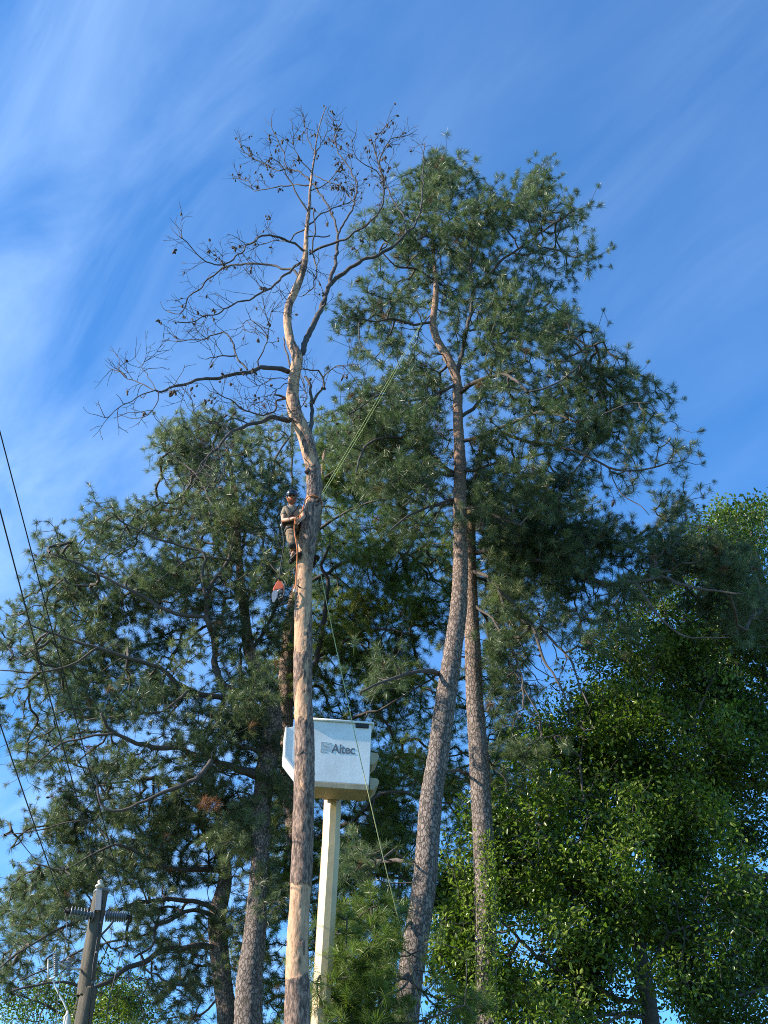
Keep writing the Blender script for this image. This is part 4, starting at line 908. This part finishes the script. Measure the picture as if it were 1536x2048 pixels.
pe = MB(); pe.lathe(Vector((footp.x, footp.y, 0)), footp + Vector((0, 0, 0.15)), [(0, .45), (.08, .45), (.1, .3), (.7, .26), (.75, .36), (1, .34)], 24); pe.build('pedestal', M['steel'], lift)

# ------------------------------------------------------------------ power pole
YP = 21.0
M['poleb'] = paint('weathered_pole_wood', (0.125, 0.105, 0.075), 0.9, (0.04, 0.034, 0.026), 0.9, 3.0, bmp=0.02, stretch=(6, 6, 0.55))
M['porc'] = paint('grey_porcelain', (0.20, 0.21, 0.21), 0.3, (0.09, 0.085, 0.08), 0.6, 8)
M['porcw'] = paint('cream_porcelain', (0.62, 0.57, 0.47), 0.3, (0.35, 0.30, 0.22), 0.5, 10)
M['cable'] = paint('black_cable', (0.012, 0.012, 0.013), 0.55)
M['wcable'] = paint('white_cable', (0.62, 0.62, 0.58), 0.5)
pole = empty('power_pole', P(163, 2048, YP) * 1.0, 'weathered wooden power pole with ribbed grey insulators at the lower left', 'power pole')
pt_ = px_path([(163, 2060, 35), (170, 1990, 33), (177, 1934, 32), (189, 1860, 30), (202, 1783, 28)], YP, YP)
pt_ = [(Vector((pt_[0][0].x - 0.45, YP, -0.2)), 0.19)] + pt_
pole.location = Vector((pt_[0][0].x, YP, 0))
def pole_trunk():
    ps = smooth_path(pt_, 0.06); V = []; seg = 30
    for q, r_ in ps:
        for j in range(seg):
            an = 2 * math.pi * j / seg; dd = Vector((math.cos(an), math.sin(an), 0))
            g = abs(noise.noise(Vector((dd.x * 5, dd.y * 5, q.z * 0.35)))) ; V.append(q + dd * (r_ - 0.018 * max(0, 0.14 - g) / 0.14 + 0.004 * noise.noise(Vector((dd.x * 9, dd.y * 9, q.z * 3)))))
    mb = MB(); n = len(ps)
    mb.add(V, [(i * seg + j, i * seg + (j + 1) % seg, (i + 1) * seg + (j + 1) % seg, (i + 1) * seg + j) for i in range(n - 1) for j in range(seg)] + [tuple((n - 1) * seg + j for j in range(seg))])
    mb.build('pole', M['poleb'], pole)
pole_trunk()
def ribbed(name, p0, p1, rmin, rmax, n, mat, f0=0.0, f1=1.0, taper=0.0):
    pr = [(f0, rmin * .8)]
    for i in range(n):
        a = f0 + (f1 - f0) * i / n; w = (f1 - f0) / n; k = 1 - taper * i / n
        pr += [(a + w * .2, rmin * k), (a + w * .45, rmax * k), (a + w * .6, rmax * k * .96), (a + w * .68, rmin * k)]
    pr += [(f1, rmin * .7 * (1 - taper))]
    mb = MB(); mb.lathe(p0, p1, pr, 22); return mb.build(name, mat, pole)
sP = ppm(1830, YP)
ip0, ip1 = P(192, 1832, YP - .14), P(139, 1823, YP - .3); ribbed('insulator', ip0, ip1, .040, .112, 8, M['porc'], .06, 1, .12)
ir0, ir1 = P(208, 1832, YP + .12), P(252, 1834, YP + .3); ribbed('insulator', ir0, ir1, .040, .104, 9, M['porc'], .05, 1, .05)
for a, b in ((ip1, P(128, 1821, YP - .33)), (ir1, P(261, 1835, YP + .35))):
    mb = MB(); mb.lathe(a, b, [(-.1, .05), (.2, .06), (.35, .035), (.8, .045), (1, .02)], 12); mb.build('wire_clamp', M['rubber'], pole)
bk = MB(); a, b = P(199, 1776, YP - .17), P(196, 1821, YP - .17); ax_ = (b - a) * .5; bk.box((a + b) * .5, Vector((.055, 0, 0)), Vector((0, .02, 0)), ax_, .006); bk.build('bracket', M['porc'], pole)
cp_ = MB(); cp_.lathe(P(203, 1786, YP), P(203, 1779, YP), [(0, .142), (.6, .146), (1, .12)], 24); cp_.build('pole_cap', M['porc'], pole)
pin = MB(); pin.lathe(P(199, 1780, YP - .17), P(201, 1760, YP - .17), [(0, .018), (.22, .022), (.25, .075), (.42, .085), (.5, .07), (.58, .035), (.72, .045), (.85, .05), (1, .03)], 20); pin.build('pin_insulator', M['porcw'], pole)
# fuse cutout on its arm, with the cable running down to the terminator
arm = MB(); arm.tube([P(160, 1939, YP - .1), P(150, 1938, YP - .25), P(138, 1936, YP - .35), P(122, 1928, YP - .4), P(113, 1927, YP - .4)], .022, 8); arm.build('cutout_arm', M['porcw'], pole)
ribbed('insulator', P(112, 1952, YP - .42), P(110.5, 1907, YP - .42), .032, .047, 11, M['porc'])
ribbed('surge_arrester', P(137, 1951, YP - .35), P(138, 1915, YP - .35), .03, .05, 5, M['porc'])
fu = MB(); fu.tube([P(97, 1962, YP - .45), P(96, 1918, YP - .45)], .013, 8); fu.tube([P(99, 1958, YP - .45), P(107, 1957, YP - .43), P(112, 1952, YP - .42)], .02, 6); fu.build('fuse_tube', M['porcw'], pole)
hk = MB(); hk.tube([P(110, 1907, YP - .42), P(100, 1912, YP - .44), P(93, 1917, YP - .45), P(91, 1925, YP - .45)], .018, 6); hk.build('fuse_hook', M['rubber'], pole)
wc = MB(); wc.tube([q for q, _ in smooth_path([(P(105, 1956, YP - .43), 1), (P(110, 1972, YP - .42), 1), (P(118, 1988, YP - .4), 1), (P(128, 2006, YP - .38), 1), (P(135, 2024, YP - .36), 1)], .06)], .017, 8); wc.build('riser_cable', M['wcable'], pole)
tm = MB(); tm.lathe(P(135, 2022, YP - .36), P(133, 2075, YP - .36), [(0, .022), (.12, .03), (.2, .055), (.6, .068), (1, .07)], 18); tm.build('cable_terminator', M['porcw'], pole)
gw = MB(); gw.tube([P(205, 1800, YP - .135), P(196, 1870, YP - .15), P(186, 1930, YP - .16), P(176, 2060, YP - .17)], .009, 5); gw.build('ground_wire', M['cable'], pole)
bt = MB()
for x_, y_ in ((201, 1845), (193, 1905), (185, 1965), (197, 1815)): bt.lathe(P(x_, y_, YP - .13), P(x_, y_, YP - .17), [(0, .02), (1, .02)], 8)
bt.build('bolt', M['steel'], pole)
# wires
def wire(p, q, rad, label, sag=0.0):
    o = empty('power_line', p, label, 'wire', 'power lines from the pole'); pts = [p.lerp(q, i / 40) - Vector((0, 0, sag * 4 * (i / 40) * (1 - i / 40))) for i in range(41)]
    bpy.data.objects.remove(o)
    mb = MB(); mb.tube(pts, rad, 6); w = mb.build('power_line', M['cable'], None, p); tag(w, label, 'wire', 'power lines from the pole'); return w
wire(P(259, 1834, YP + .33), P(-150, 285, 7.5), .0095, 'thick black power line starting at the right insulator, highest at the left edge', 0.06)
wire(P(200, 1762, YP - .17), P(-100, 636, 8), .0095, 'black power line starting at the cream insulator on the pole top', 0.05)
wire(P(130, 1821, YP - .33), P(-130, 1053, 9), .0095, 'lowest black power line, starting at the left ribbed insulator', 0.05)
def jumper(pp, label):
    mb = MB(); mb.tube([q for q, _ in smooth_path([(P(x_, y_, YP + o_), 1) for x_, y_, o_ in pp], .15)], .008, 5); w = mb.build('jumper_wire', M['cable'], None, P(pp[0][0], pp[0][1], YP)); tag(w, label, 'wire')
jumper([(131, 1822, -.33), (134, 1860, -.4), (127, 1920, -.45), (117, 1985, -.45), (110, 2070, -.45)], 'thin black wire hanging down from the left ribbed insulator')
jumper([(258, 1836, .33), (240, 1915, .3), (222, 1985, .25), (208, 2070, .2)], 'thin black wire hanging down from the right ribbed insulator')

# ------------------------------------------------------------------ climber
M['skin'] = paint('skin', (0.46, 0.235, 0.135), 0.55, (0.40, 0.18, 0.12), 0.4, 20)
M['shirt'] = paint('khaki_grey_shirt', (0.24, 0.185, 0.125), 0.9, (0.15, 0.115, 0.08), 0.6, 9, bmp=0.01)
M['trouser'] = paint('brown_trousers', (0.235, 0.155, 0.085), 0.9, (0.13, 0.085, 0.05), 0.7, 9, bmp=0.012)
M['boot'] = paint('dark_boot', (0.022, 0.019, 0.018), 0.6, (0.06, 0.05, 0.045), 0.6, 14)
M['helmet'] = paint('black_helmet', (0.012, 0.016, 0.026), 0.22)
M['beard'] = paint('red_beard', (0.30, 0.085, 0.03), 0.85, (0.16, 0.045, 0.02), 0.7, 60, bmp=0.01)
M['strap'] = paint('black_webbing', (0.02, 0.02, 0.022), 0.8)
M['red'] = paint('orange_red_webbing', (0.62, 0.10, 0.03), 0.7)
M['orope'] = paint('orange_rope', (0.72, 0.20, 0.04), 0.7, (0.45, 0.10, 0.03), 0.6, 30)
def skin_mesh(name, nodes, edges, mat, parent, root=0, sub=2, disp=0.0, dscale=12):
    """nodes: list of (Vector, radius); grown into one continuous surface"""
    me = bpy.data.meshes.new(name); og = origin(parent)
    me.from_pydata([tuple(q - og) for q, _ in nodes], edges, []); o = bpy.data.objects.new(name, me); COL.objects.link(o); o.parent = parent
    md = o.modifiers.new('skin', 'SKIN'); sv = me.skin_vertices[0].data
    for i, (q, r_) in enumerate(nodes):
        sv[i].radius = (r_, r_) if not hasattr(r_, '__len__') else r_
    sv[root].use_root = True
    ms = o.modifiers.new('sub', 'SUBSURF'); ms.levels = sub; ms.render_levels = sub
    dg = bpy.context.evaluated_depsgraph_get(); dg.update(); me2 = bpy.data.meshes.new_from_object(o.evaluated_get(dg))
    o.modifiers.clear(); o.data = me2; bpy.data.meshes.remove(me); me2.name = name
    if disp:
        for v in me2.vertices: v.co += v.normal * disp * noise.noise((v.co + Vector((3, 1, 7))) * dscale)
    for p in me2.polygons: p.use_smooth = True
    me2.materials.clear(); me2.materials.append(mat); return o
climber = empty('person', P(585, 1129, 16.4), 'bearded tree climber in black helmet, khaki shirt and brown trousers on the dead trunk', 'person')
c_head = P(583, 996, 16.30); c_neck = P(584, 1013, 16.36); c_chest = P(585.5, 1026, 16.40); c_bel = P(584, 1042, 16.42); c_pel = P(584, 1054, 16.44)
shR, elR, wrR, haR = P(569, 1020, 16.36), P(566.5, 1041, 16.32), P(584, 1038, 16.12), P(591, 1037, 16.08)
shL, elL, wrL, haL = P(601.5, 1018, 16.44), P(607, 1034, 16.22), P(600, 1040, 16.10), P(596, 1041, 16.06)
hiR, knR, anR = P(579.5, 1058, 16.44), P(584, 1084, 16.22), P(586, 1108, 16.42)
hiL, knL, anL = P(590, 1057, 16.52), P(606, 1086, 16.78), P(627, 1116, 16.76)
def arm_nodes(sh, el, wr, ha): return [(sh, .062), (sh.lerp(el, .5), .052), (el, .043), (el.lerp(wr, .4), .042), (wr, .028), (wr.lerp(ha, .6), (.036, .022)), (ha, (.038, .02))]
body = [(c_pel, .13), (c_bel, (.135, .11)), (c_chest, (.15, .115)), (c_neck + Vector((0, .0, -.03)), .06), (c_neck, .052), (c_head + Vector((0, .01, -.06)), .062), (c_head, (.073, .085)), (c_head + Vector((0, .01, .07)), (.066, .08))]
ed = [(0, 1), (1, 2), (2, 3), (3, 4), (4, 5), (5, 6), (6, 7)]
def attach(base, ns):
    i0 = len(body); body.extend(ns); ed.append((base, i0)); ed.extend([(i0 + k, i0 + k + 1) for k in range(len(ns) - 1)]); return len(body) - 1
def fingers(base_i, ha, dirv, sidev, curlv):
    dirv, sidev, curlv = dirv.normalized(), sidev.normalized(), curlv.normalized()
    for k, Lf in enumerate((.070, .080, .075, .058)):
        b0 = ha + sidev * (k - 1.5) * .021 + dirv * .02; s1 = b0 + (dirv * .9 + curlv * .3).normalized() * Lf * .45; s2 = s1 + (dirv * .35 + curlv).normalized() * Lf * .33; s3 = s2 + (-dirv * .4 + curlv * .8).normalized() * Lf * .26
        attach(base_i, [(b0, .0095), (s1, .009), (s2, .0082), (s3, .007)])
    t0 = ha - dirv * .035 + sidev * -.035; t1 = t0 + (dirv * .5 - sidev * .7 + curlv * .3).normalized() * .035
    attach(base_i - 1, [(t0, .012), (t1, .0105), (t1 + (dirv * .8 + curlv * .4).normalized() * .028, .0085)])
hR = attach(2, arm_nodes(shR, elR, wrR, haR)); hL = attach(2, arm_nodes(shL, elL, wrL, haL))
for i, (hp, kp, ap, s) in enumerate(((hiR, knR, anR, 0), (hiL, knL, anL, 0))):
    e_ = attach(0, [(hp, .088), (hp.lerp(kp, .5), .078), (kp, .056), (kp.lerp(ap, .35), .056), (ap, .038)])
    ft = ap + Vector((.02 if i == 0 else .05, -.16, -.07)); attach(e_, [(ap + Vector((0, -.03, -.06)), .036), (ft, .034)])
fingers(hR, haR, (haR - wrR) + Vector((.01, 0, 0)), Vector((0, -.3, -1)), Vector((.1, 1, -.1)))
fingers(hL, haL, (haL - wrL) + Vector((-.01, 0, -.01)), Vector((0, -.3, 1)), Vector((.1, 1, .1)))
bod = skin_mesh('body', body, ed, M['skin'], climber, sub=2)
# face
hc = c_head; fd = Vector((.12, -.93, -.35)).normalized(); rt = Vector((1, .12, 0)).normalized(); upv = rt.cross(fd).normalized() * -1
if upv.z < 0: upv = -upv
fc = MB(); nb = hc + fd * .095
fc.prism([nb + upv * .03 - rt * .009, nb + upv * .03 + rt * .009, nb - upv * .015 + rt * .018, nb - upv * .015 - rt * .018], fd * .016, .004); fc.build('nose', M['skin'], climber)
for s in (-1, 1):
    ey = MB(); c = hc + fd * .084 + upv * .022 + rt * .031 * s; ey.lathe(c - fd * .008, c + fd * .006, [(0, .012), (.6, .013), (1, .006)], 10); ey.build('eye', M['boot'], climber)
    er = MB(); c = hc + rt * .083 * s - upv * .0; er.lathe(c, c + rt * .016 * s, [(0, .02), (.5, .026), (1, .018)], 10); er.build('ear', M['skin'], climber)
mo = MB(); c = hc + fd * .09 - upv * .042; mo.tube([c - rt * .022, c + fd * .004, c + rt * .022], .006, 6); mo.build('mouth', M['red'], climber)
bd = [(hc - upv * .04 + rt * .07 * s + fd * .03, .022) for s in (-1, 1)]
be = skin_mesh('beard', [(hc - upv * .088 + fd * .062, .048), (hc - upv * .065 + rt * .05 + fd * .05, .034), (hc - upv * .065 - rt * .05 + fd * .05, .034), (hc - upv * .015 + rt * .076 + fd * .015, .018), (hc - upv * .015 - rt * .076 + fd * .015, .018), (hc - upv * .14 + fd * .05, .03)],
              [(0, 1), (0, 2), (1, 3), (2, 4), (0, 5)], M['beard'], climber, disp=.012, dscale=40)
# helmet
hm = bmesh.new(); bmesh.ops.create_uvsphere(hm, u_segments=28, v_segments=16, radius=1)
hel = MB(); hcen = hc + upv * .055; vv_ = []
for v in hm.verts:
    x_, y_, z_ = v.co; z2 = max(z_, -0.18); r_ = 1.0 if z_ > -0.18 else 1.03 - (-0.18 - z_) * 0.35
    vv_.append(hcen + rt * x_ * .106 * r_ - fd * y_ * .128 * r_ + upv * (z2 * .112))
hel.add(vv_, [[v.index for v in f.verts] for f in hm.faces]); hm.free()
ho = hel.build('helmet', M['helmet'], climber)
br_ = MB(); n = 12; vs = []
for i in range(n + 1):
    an = math.radians(-62 + 124 * i / n); e1 = hcen + rt * math.sin(an) * .106 + fd * math.cos(an) * .128 - upv * .02; e2 = hcen + rt * math.sin(an) * .116 + fd * (math.cos(an) * .128 + .035 * math.cos(an)) - upv * .034; vs += [e1, e2, e2 - upv * .006, e1 - upv * .008]
br_.add(vs, [(4 * i + j, 4 * i + (j + 1) % 4, 4 * i + 4 + (j + 1) % 4, 4 * i + 4 + j) for i in range(n) for j in range(4)]); br_.build('helmet_peak', M['helmet'], ho)
# clothes
skin_mesh('shirt', [(c_bel + Vector((0, 0, -.03)), (.150, .125)), (c_chest, (.168, .13)), (c_neck + Vector((0, .01, -.055)), .085), (shR, .076), (shR.lerp(elR, .42), .072), (shR.lerp(elR, .62), .070), (shL, .076), (shL.lerp(elL, .42), .07), (shL.lerp(elL, .6), .068)],
          [(0, 1), (1, 2), (1, 3), (3, 4), (4, 5), (1, 6), (6, 7), (7, 8)], M['shirt'], climber, disp=.02, dscale=9)
skin_mesh('trousers', [(c_pel, (.148, .128)), (c_bel + Vector((0, 0, -.06)), (.148, .125)), (hiR, .103), (hiR.lerp(knR, .5), .092), (knR, .075), (knR.lerp(anR, .4), .070), (knR.lerp(anR, .85), .06), (hiL, .103), (hiL.lerp(knL, .5), .092), (knL, .075), (knL.lerp(anL, .4), .068), (knL.lerp(anL, .85), .058)],
          [(0, 1), (0, 2), (2, 3), (3, 4), (4, 5), (5, 6), (0, 7), (7, 8), (8, 9), (9, 10), (10, 11)], M['trouser'], climber, disp=.028, dscale=13)
for i, ap in enumerate((anR, anL)):
    td = Vector((.62, -.75, .06)).normalized() if i == 0 else Vector((.35, -.9, .05)).normalized(); sdv = td.cross(Vector((0, 0, 1))).normalized(); hl = ap + Vector((0, .045, -.085)) - td * .03
    boot = skin_mesh('boot', [(ap + Vector((0, 0, .09)), .062), (ap + Vector((0, 0, -.01)), .056), (ap + Vector((0, 0, -.06)) - td * .02, .052), (ap + Vector((0, 0, -.075)) + td * .09, (.06, .048)), (ap + Vector((0, 0, -.085)) + td * .18, (.056, .040))], [(0, 1), (1, 2), (2, 3), (3, 4)], M['boot'], climber)
    so_ = MB(); ol = [(-.075, .03), (-.085, 0), (-.075, -.03), (-.02, -.037), (.06, -.04), (.13, -.052), (.19, -.045), (.225, -.015), (.225, .015), (.19, .045), (.13, .052), (.06, .04), (-.02, .037)]
    so_.prism([ap + Vector((0, 0, -.135)) + td * a * 1.12 + sdv * b * 1.25 for a, b in ol], Vector((0, 0, .025)), .005); so_.box(ap + Vector((0, 0, -.148)) - td * .04, td * .04, sdv * .033, Vector((0, 0, .014)), .004); so_.build('sole', M['strap'], boot)
    # climbing spur: shank, cuff and stirrup
    kn = (knR, knL)[i]; sp = MB(); ins = Vector((.075, 0, 0)) * (1 if i == 0 else -1)
    sp.tube([kn.lerp(ap, .3) + ins, ap + ins + Vector((0, 0, -.1)), ap + ins * 1.35 + Vector((0, -.0, -.16))], .009, 6); spo = sp.build('climbing_spur', M['steel'], climber)
    cu_ = MB(); c = kn.lerp(ap, .22); dd = (ap - kn).normalized(); cu_.lathe(c - dd * .045, c + dd * .05, [(0, .075), (.1, .083), (.9, .081), (1, .073)], 18)
    cu_.lathe(ap - dd * .05, ap - dd * .02, [(0, .066), (.5, .069), (1, .066)], 14); cu_.build('strap', M['strap'], spo)
# harness
ha_ = MB(); w0_ = c_bel + Vector((0, 0, -.075)); up_ = (c_chest - c_pel).normalized()
ha_.lathe(w0_ - up_ * .04, w0_ + up_ * .045, [(0, .152), (.1, .162), (.9, .162), (1, .152)], 24)
for hp, kp in ((hiR, knR), (hiL, knL)):
    c = hp.lerp(kp, .22); dd = (kp - hp).normalized(); ha_.lathe(c - dd * .025, c + dd * .025, [(0, .105), (.1, .111), (.9, .108), (1, .102)], 18)
har = ha_.build('harness', M['strap'], climber)
hb = MB(); hb.box(w0_ + Vector((-.155, -.05, .01)), Vector((.02, 0, 0)), Vector((0, .05, 0)), Vector((0, 0, .05)), .008); hb.box(w0_ + Vector((.03, -.15, 0)), Vector((.07, 0, 0)), Vector((0, .015, 0)), Vector((0, 0, .03)), .006); hb.build('harness_pad', M['red'], har)
bu = MB(); bu.lathe(w0_ + Vector((-.17, -.05, -.03)), w0_ + Vector((-.17, -.05, -.10)), [(0, .015), (.3, .035), (.8, .03), (1, .012)], 12); bu.tube([w0_ + Vector((-.16, -.1, -.02)), w0_ + Vector((-.17, -.13, -.07)), w0_ + Vector((-.15, -.11, -.1))], .008, 6); bu.build('carabiner', M['steel'], har)
cs = MB()
for a, b in ((shR, w0_ + Vector((.08, 0, 0))), (shL, w0_ + Vector((-.06, 0, 0)))):
    cs.tube([a + Vector((.03 if a is shR else -.03, -.03, .07)), a.lerp(b, .3) + Vector((0, -.135, .03)), a.lerp(b, .6) + Vector((0, -.15, 0)), b + Vector((0, -.15, .03))], .014, 6)
cs.build('chest_strap', M['strap'], climber)

# ------------------------------------------------------------------ ropes and saw
def rope(name, pp, rad, mat, label, cat='rope', step=.05, extra=None, k=8):
    mb = MB(); pts = [q for q, _ in smooth_path([(p, 1) for p in pp], step)]
    mb.tube(pts, rad, k)
    o = mb.build(name, mat, None, pts[0])
    tag(o, label, cat); return o
trc = lambda py: next(((x0 + (x1 - x0) * (py - y0) / (y1 - y0)) for (x0, y0), (x1, y1) in zip([proj(q) for q, _ in dead_tr], [proj(q) for q, _ in dead_tr][1:]) if min(y0, y1) <= py <= max(y0, y1)), 610)
tc_ = P(trc(1006), 1006, YD)
loop = [tc_ + Vector((math.cos(a) * .165, math.sin(a) * .165, z_)) for a, z_ in ((math.radians(215), .01), (math.radians(240), .03), (math.radians(270), .045), (math.radians(300), .035), (math.radians(335), .01), (math.radians(10), -.04), (math.radians(60), -.07), (math.radians(110), -.07), (math.radians(150), -.06))]
rope('flip_line', [P(590, 1041, 16.02), P(594, 1033, 16.02), P(604, 1022, 16.12)] + loop + [P(604, 1020, 16.5), P(600, 1032, 16.25), P(597, 1040, 16.05)], .011, M['orope'], 'orange lanyard rope looped round the dead trunk and held in the climber\'s hands')
rope('hanging_rope', [P(592, 1038, 16.03), P(589, 1046, 16.03), P(589, 1064, 16.06), P(592.5, 1085, 16.1), P(594.5, 1102, 16.14), P(594, 1125, 16.2), P(592.5, 1150, 16.25), P(591.5, 1170, 16.28), P(589.5, 1181, 16.28)], .0105, M['orope'], 'loose orange rope tail dangling down the left side of the dead trunk')
sp_ = MB(); sp_.lathe(P(590, 1178, 16.28), P(587, 1185, 16.28), [(0, .012), (.2, .022), (.8, .02), (1, .01)], 10)
o = sp_.build('rope_snap', M['porcw'], None, P(590, 1178, 16.28)); tag(o, 'small metal snap at the bottom end of the dangling orange rope', 'snap')
rope('saw_lanyard', [w0_ + Vector((-.17, -.06, -.1)), P(568, 1085, 16.4), P(564, 1115, 16.4), P(560, 1142, 16.4), P(559, 1158, 16.4)], .011, M['strap'], 'dark strap from the climber\'s hip down to the hanging chainsaw')
M['lime'] = paint('lime_rope', (0.30, 0.36, 0.10), 0.8, (0.38, 0.38, 0.16), 0.6, 14)
M['pale'] = paint('pale_yellow_rope', (0.40, 0.41, 0.16), 0.8, (0.48, 0.44, 0.26), 0.6, 14)
top_r = P(866, 604, YA - .2)
rb_ = MB(); e1, e2 = P(641, 990, 16.7), P(649, 984, 16.95)
for e in (e1, e2):
    pts = [top_r.lerp(e, i / 30) - Vector((0, 0, (.06 if e is e1 else .14) * 4 * (i / 30) * (1 - i / 30))) for i in range(31)]; rb_.tube(pts, .0055, 6)
an_ = P(trc(992), 992, YD) + Vector((0, .18, 0)); rb_.tube([e1, e1.lerp(an_, .6), an_], .0095, 6); rb_.tube([e2, e2.lerp(an_, .6) + Vector((0, 0, -.03)), an_ + Vector((0, 0, -.04))], .0095, 6)
rb_.tube([top_r + Vector((math.cos(a) * .1, .12 + math.sin(a) * .1, 0)) for a in [k * .5 for k in range(14)]], .0095, 6)
o = rb_.build('climbing_rope', M['lime'], None, top_r); tag(o, 'doubled lime green rope slanting from the tall pine down to the climber\'s trunk', 'rope')
rope('pull_rope', [P(628, 1110, 16.7), P(640, 1143, 16.6)] + [P(640 + (842 - 640) * f + 0 * f, 1143 + (2015 - 1143) * f, 16.6 + 3.6 * f ** 3) - Vector((0, 0, .22 * 4 * f * (1 - f))) for f in [i / 12 for i in range(1, 13)]] + [P(846, 2035, 20.35), P(850, 2080, 20.5)], .0068, M['pale'],
     'long single pale yellow rope running down in front of the white bucket', step=.2, k=6)

saw = empty('chainsaw', P(557, 1180, 16.4), 'orange chainsaw hanging nose down on a strap below the climber', 'chainsaw')
sy = 16.4; S = lambda x, y, dy=0: P(500 + x / 7.315, 950 + y / 7.315, sy + dy)
M['sawo'] = paint('orange_saw_plastic', (0.62, 0.11, 0.03), 0.45, (0.22, 0.05, 0.03), 0.6, 14)
M['bar'] = paint('scratched_steel_bar', (0.28, 0.28, 0.29), 0.35, (0.2, 0.2, 0.2), 0.6, 25, metal=0.3)
mb = MB(); mb.prism([S(405, 1535, -.07), S(440, 1545, -.07), S(500, 1580, -.07), S(498, 1640, -.07), S(470, 1670, -.07), S(405, 1675, -.07), S(345, 1690, -.07), S(330, 1660, -.07), S(370, 1590, -.07)], Vector((0, .14, 0)), .018); mb.build('housing', M['sawo'], saw)
mb = MB(); mb.prism([S(400, 1672, -.06), S(492, 1660, -.06), S(498, 1735, -.06), S(470, 1800, -.06), S(425, 1805, -.06), S(395, 1750, -.06)], Vector((0, .12, 0)), .016); mb.build('engine_cover', M['rubber'], saw)
mb = MB(); mb.tube([S(470, 1560, -.1), S(505, 1620, -.12), S(505, 1720, -.12), S(480, 1790, -.1), S(430, 1812, -.08)], .013, 8); mb.build('front_handle', M['rubber'], saw)
mb = MB(); mb.tube([S(395, 1540), S(372, 1520), S(430, 1500), S(452, 1535)], .014, 8); mb.build('rear_handle', M['rubber'], saw)
mb = MB(); mb.prism([S(340, 1690, -.085), S(400, 1680, -.085), S(408, 1740, -.085), S(385, 1810, -.085), S(355, 1858, -.085), S(332, 1858, -.085), S(318, 1810, -.085), S(318, 1740, -.085)], Vector((0, .012, 0)), .003); mb.build('guide_bar', M['bar'], saw)
mb = MB(); mb.lathe(S(432, 1705, -.07), S(432, 1705, -.085), [(0, .035), (.5, .04), (1, .03)], 16); mb.lathe(S(450, 1765, -.07), S(450, 1765, -.085), [(0, .02), (1, .018)], 12); mb.build('starter_knob', M['bar'], saw)
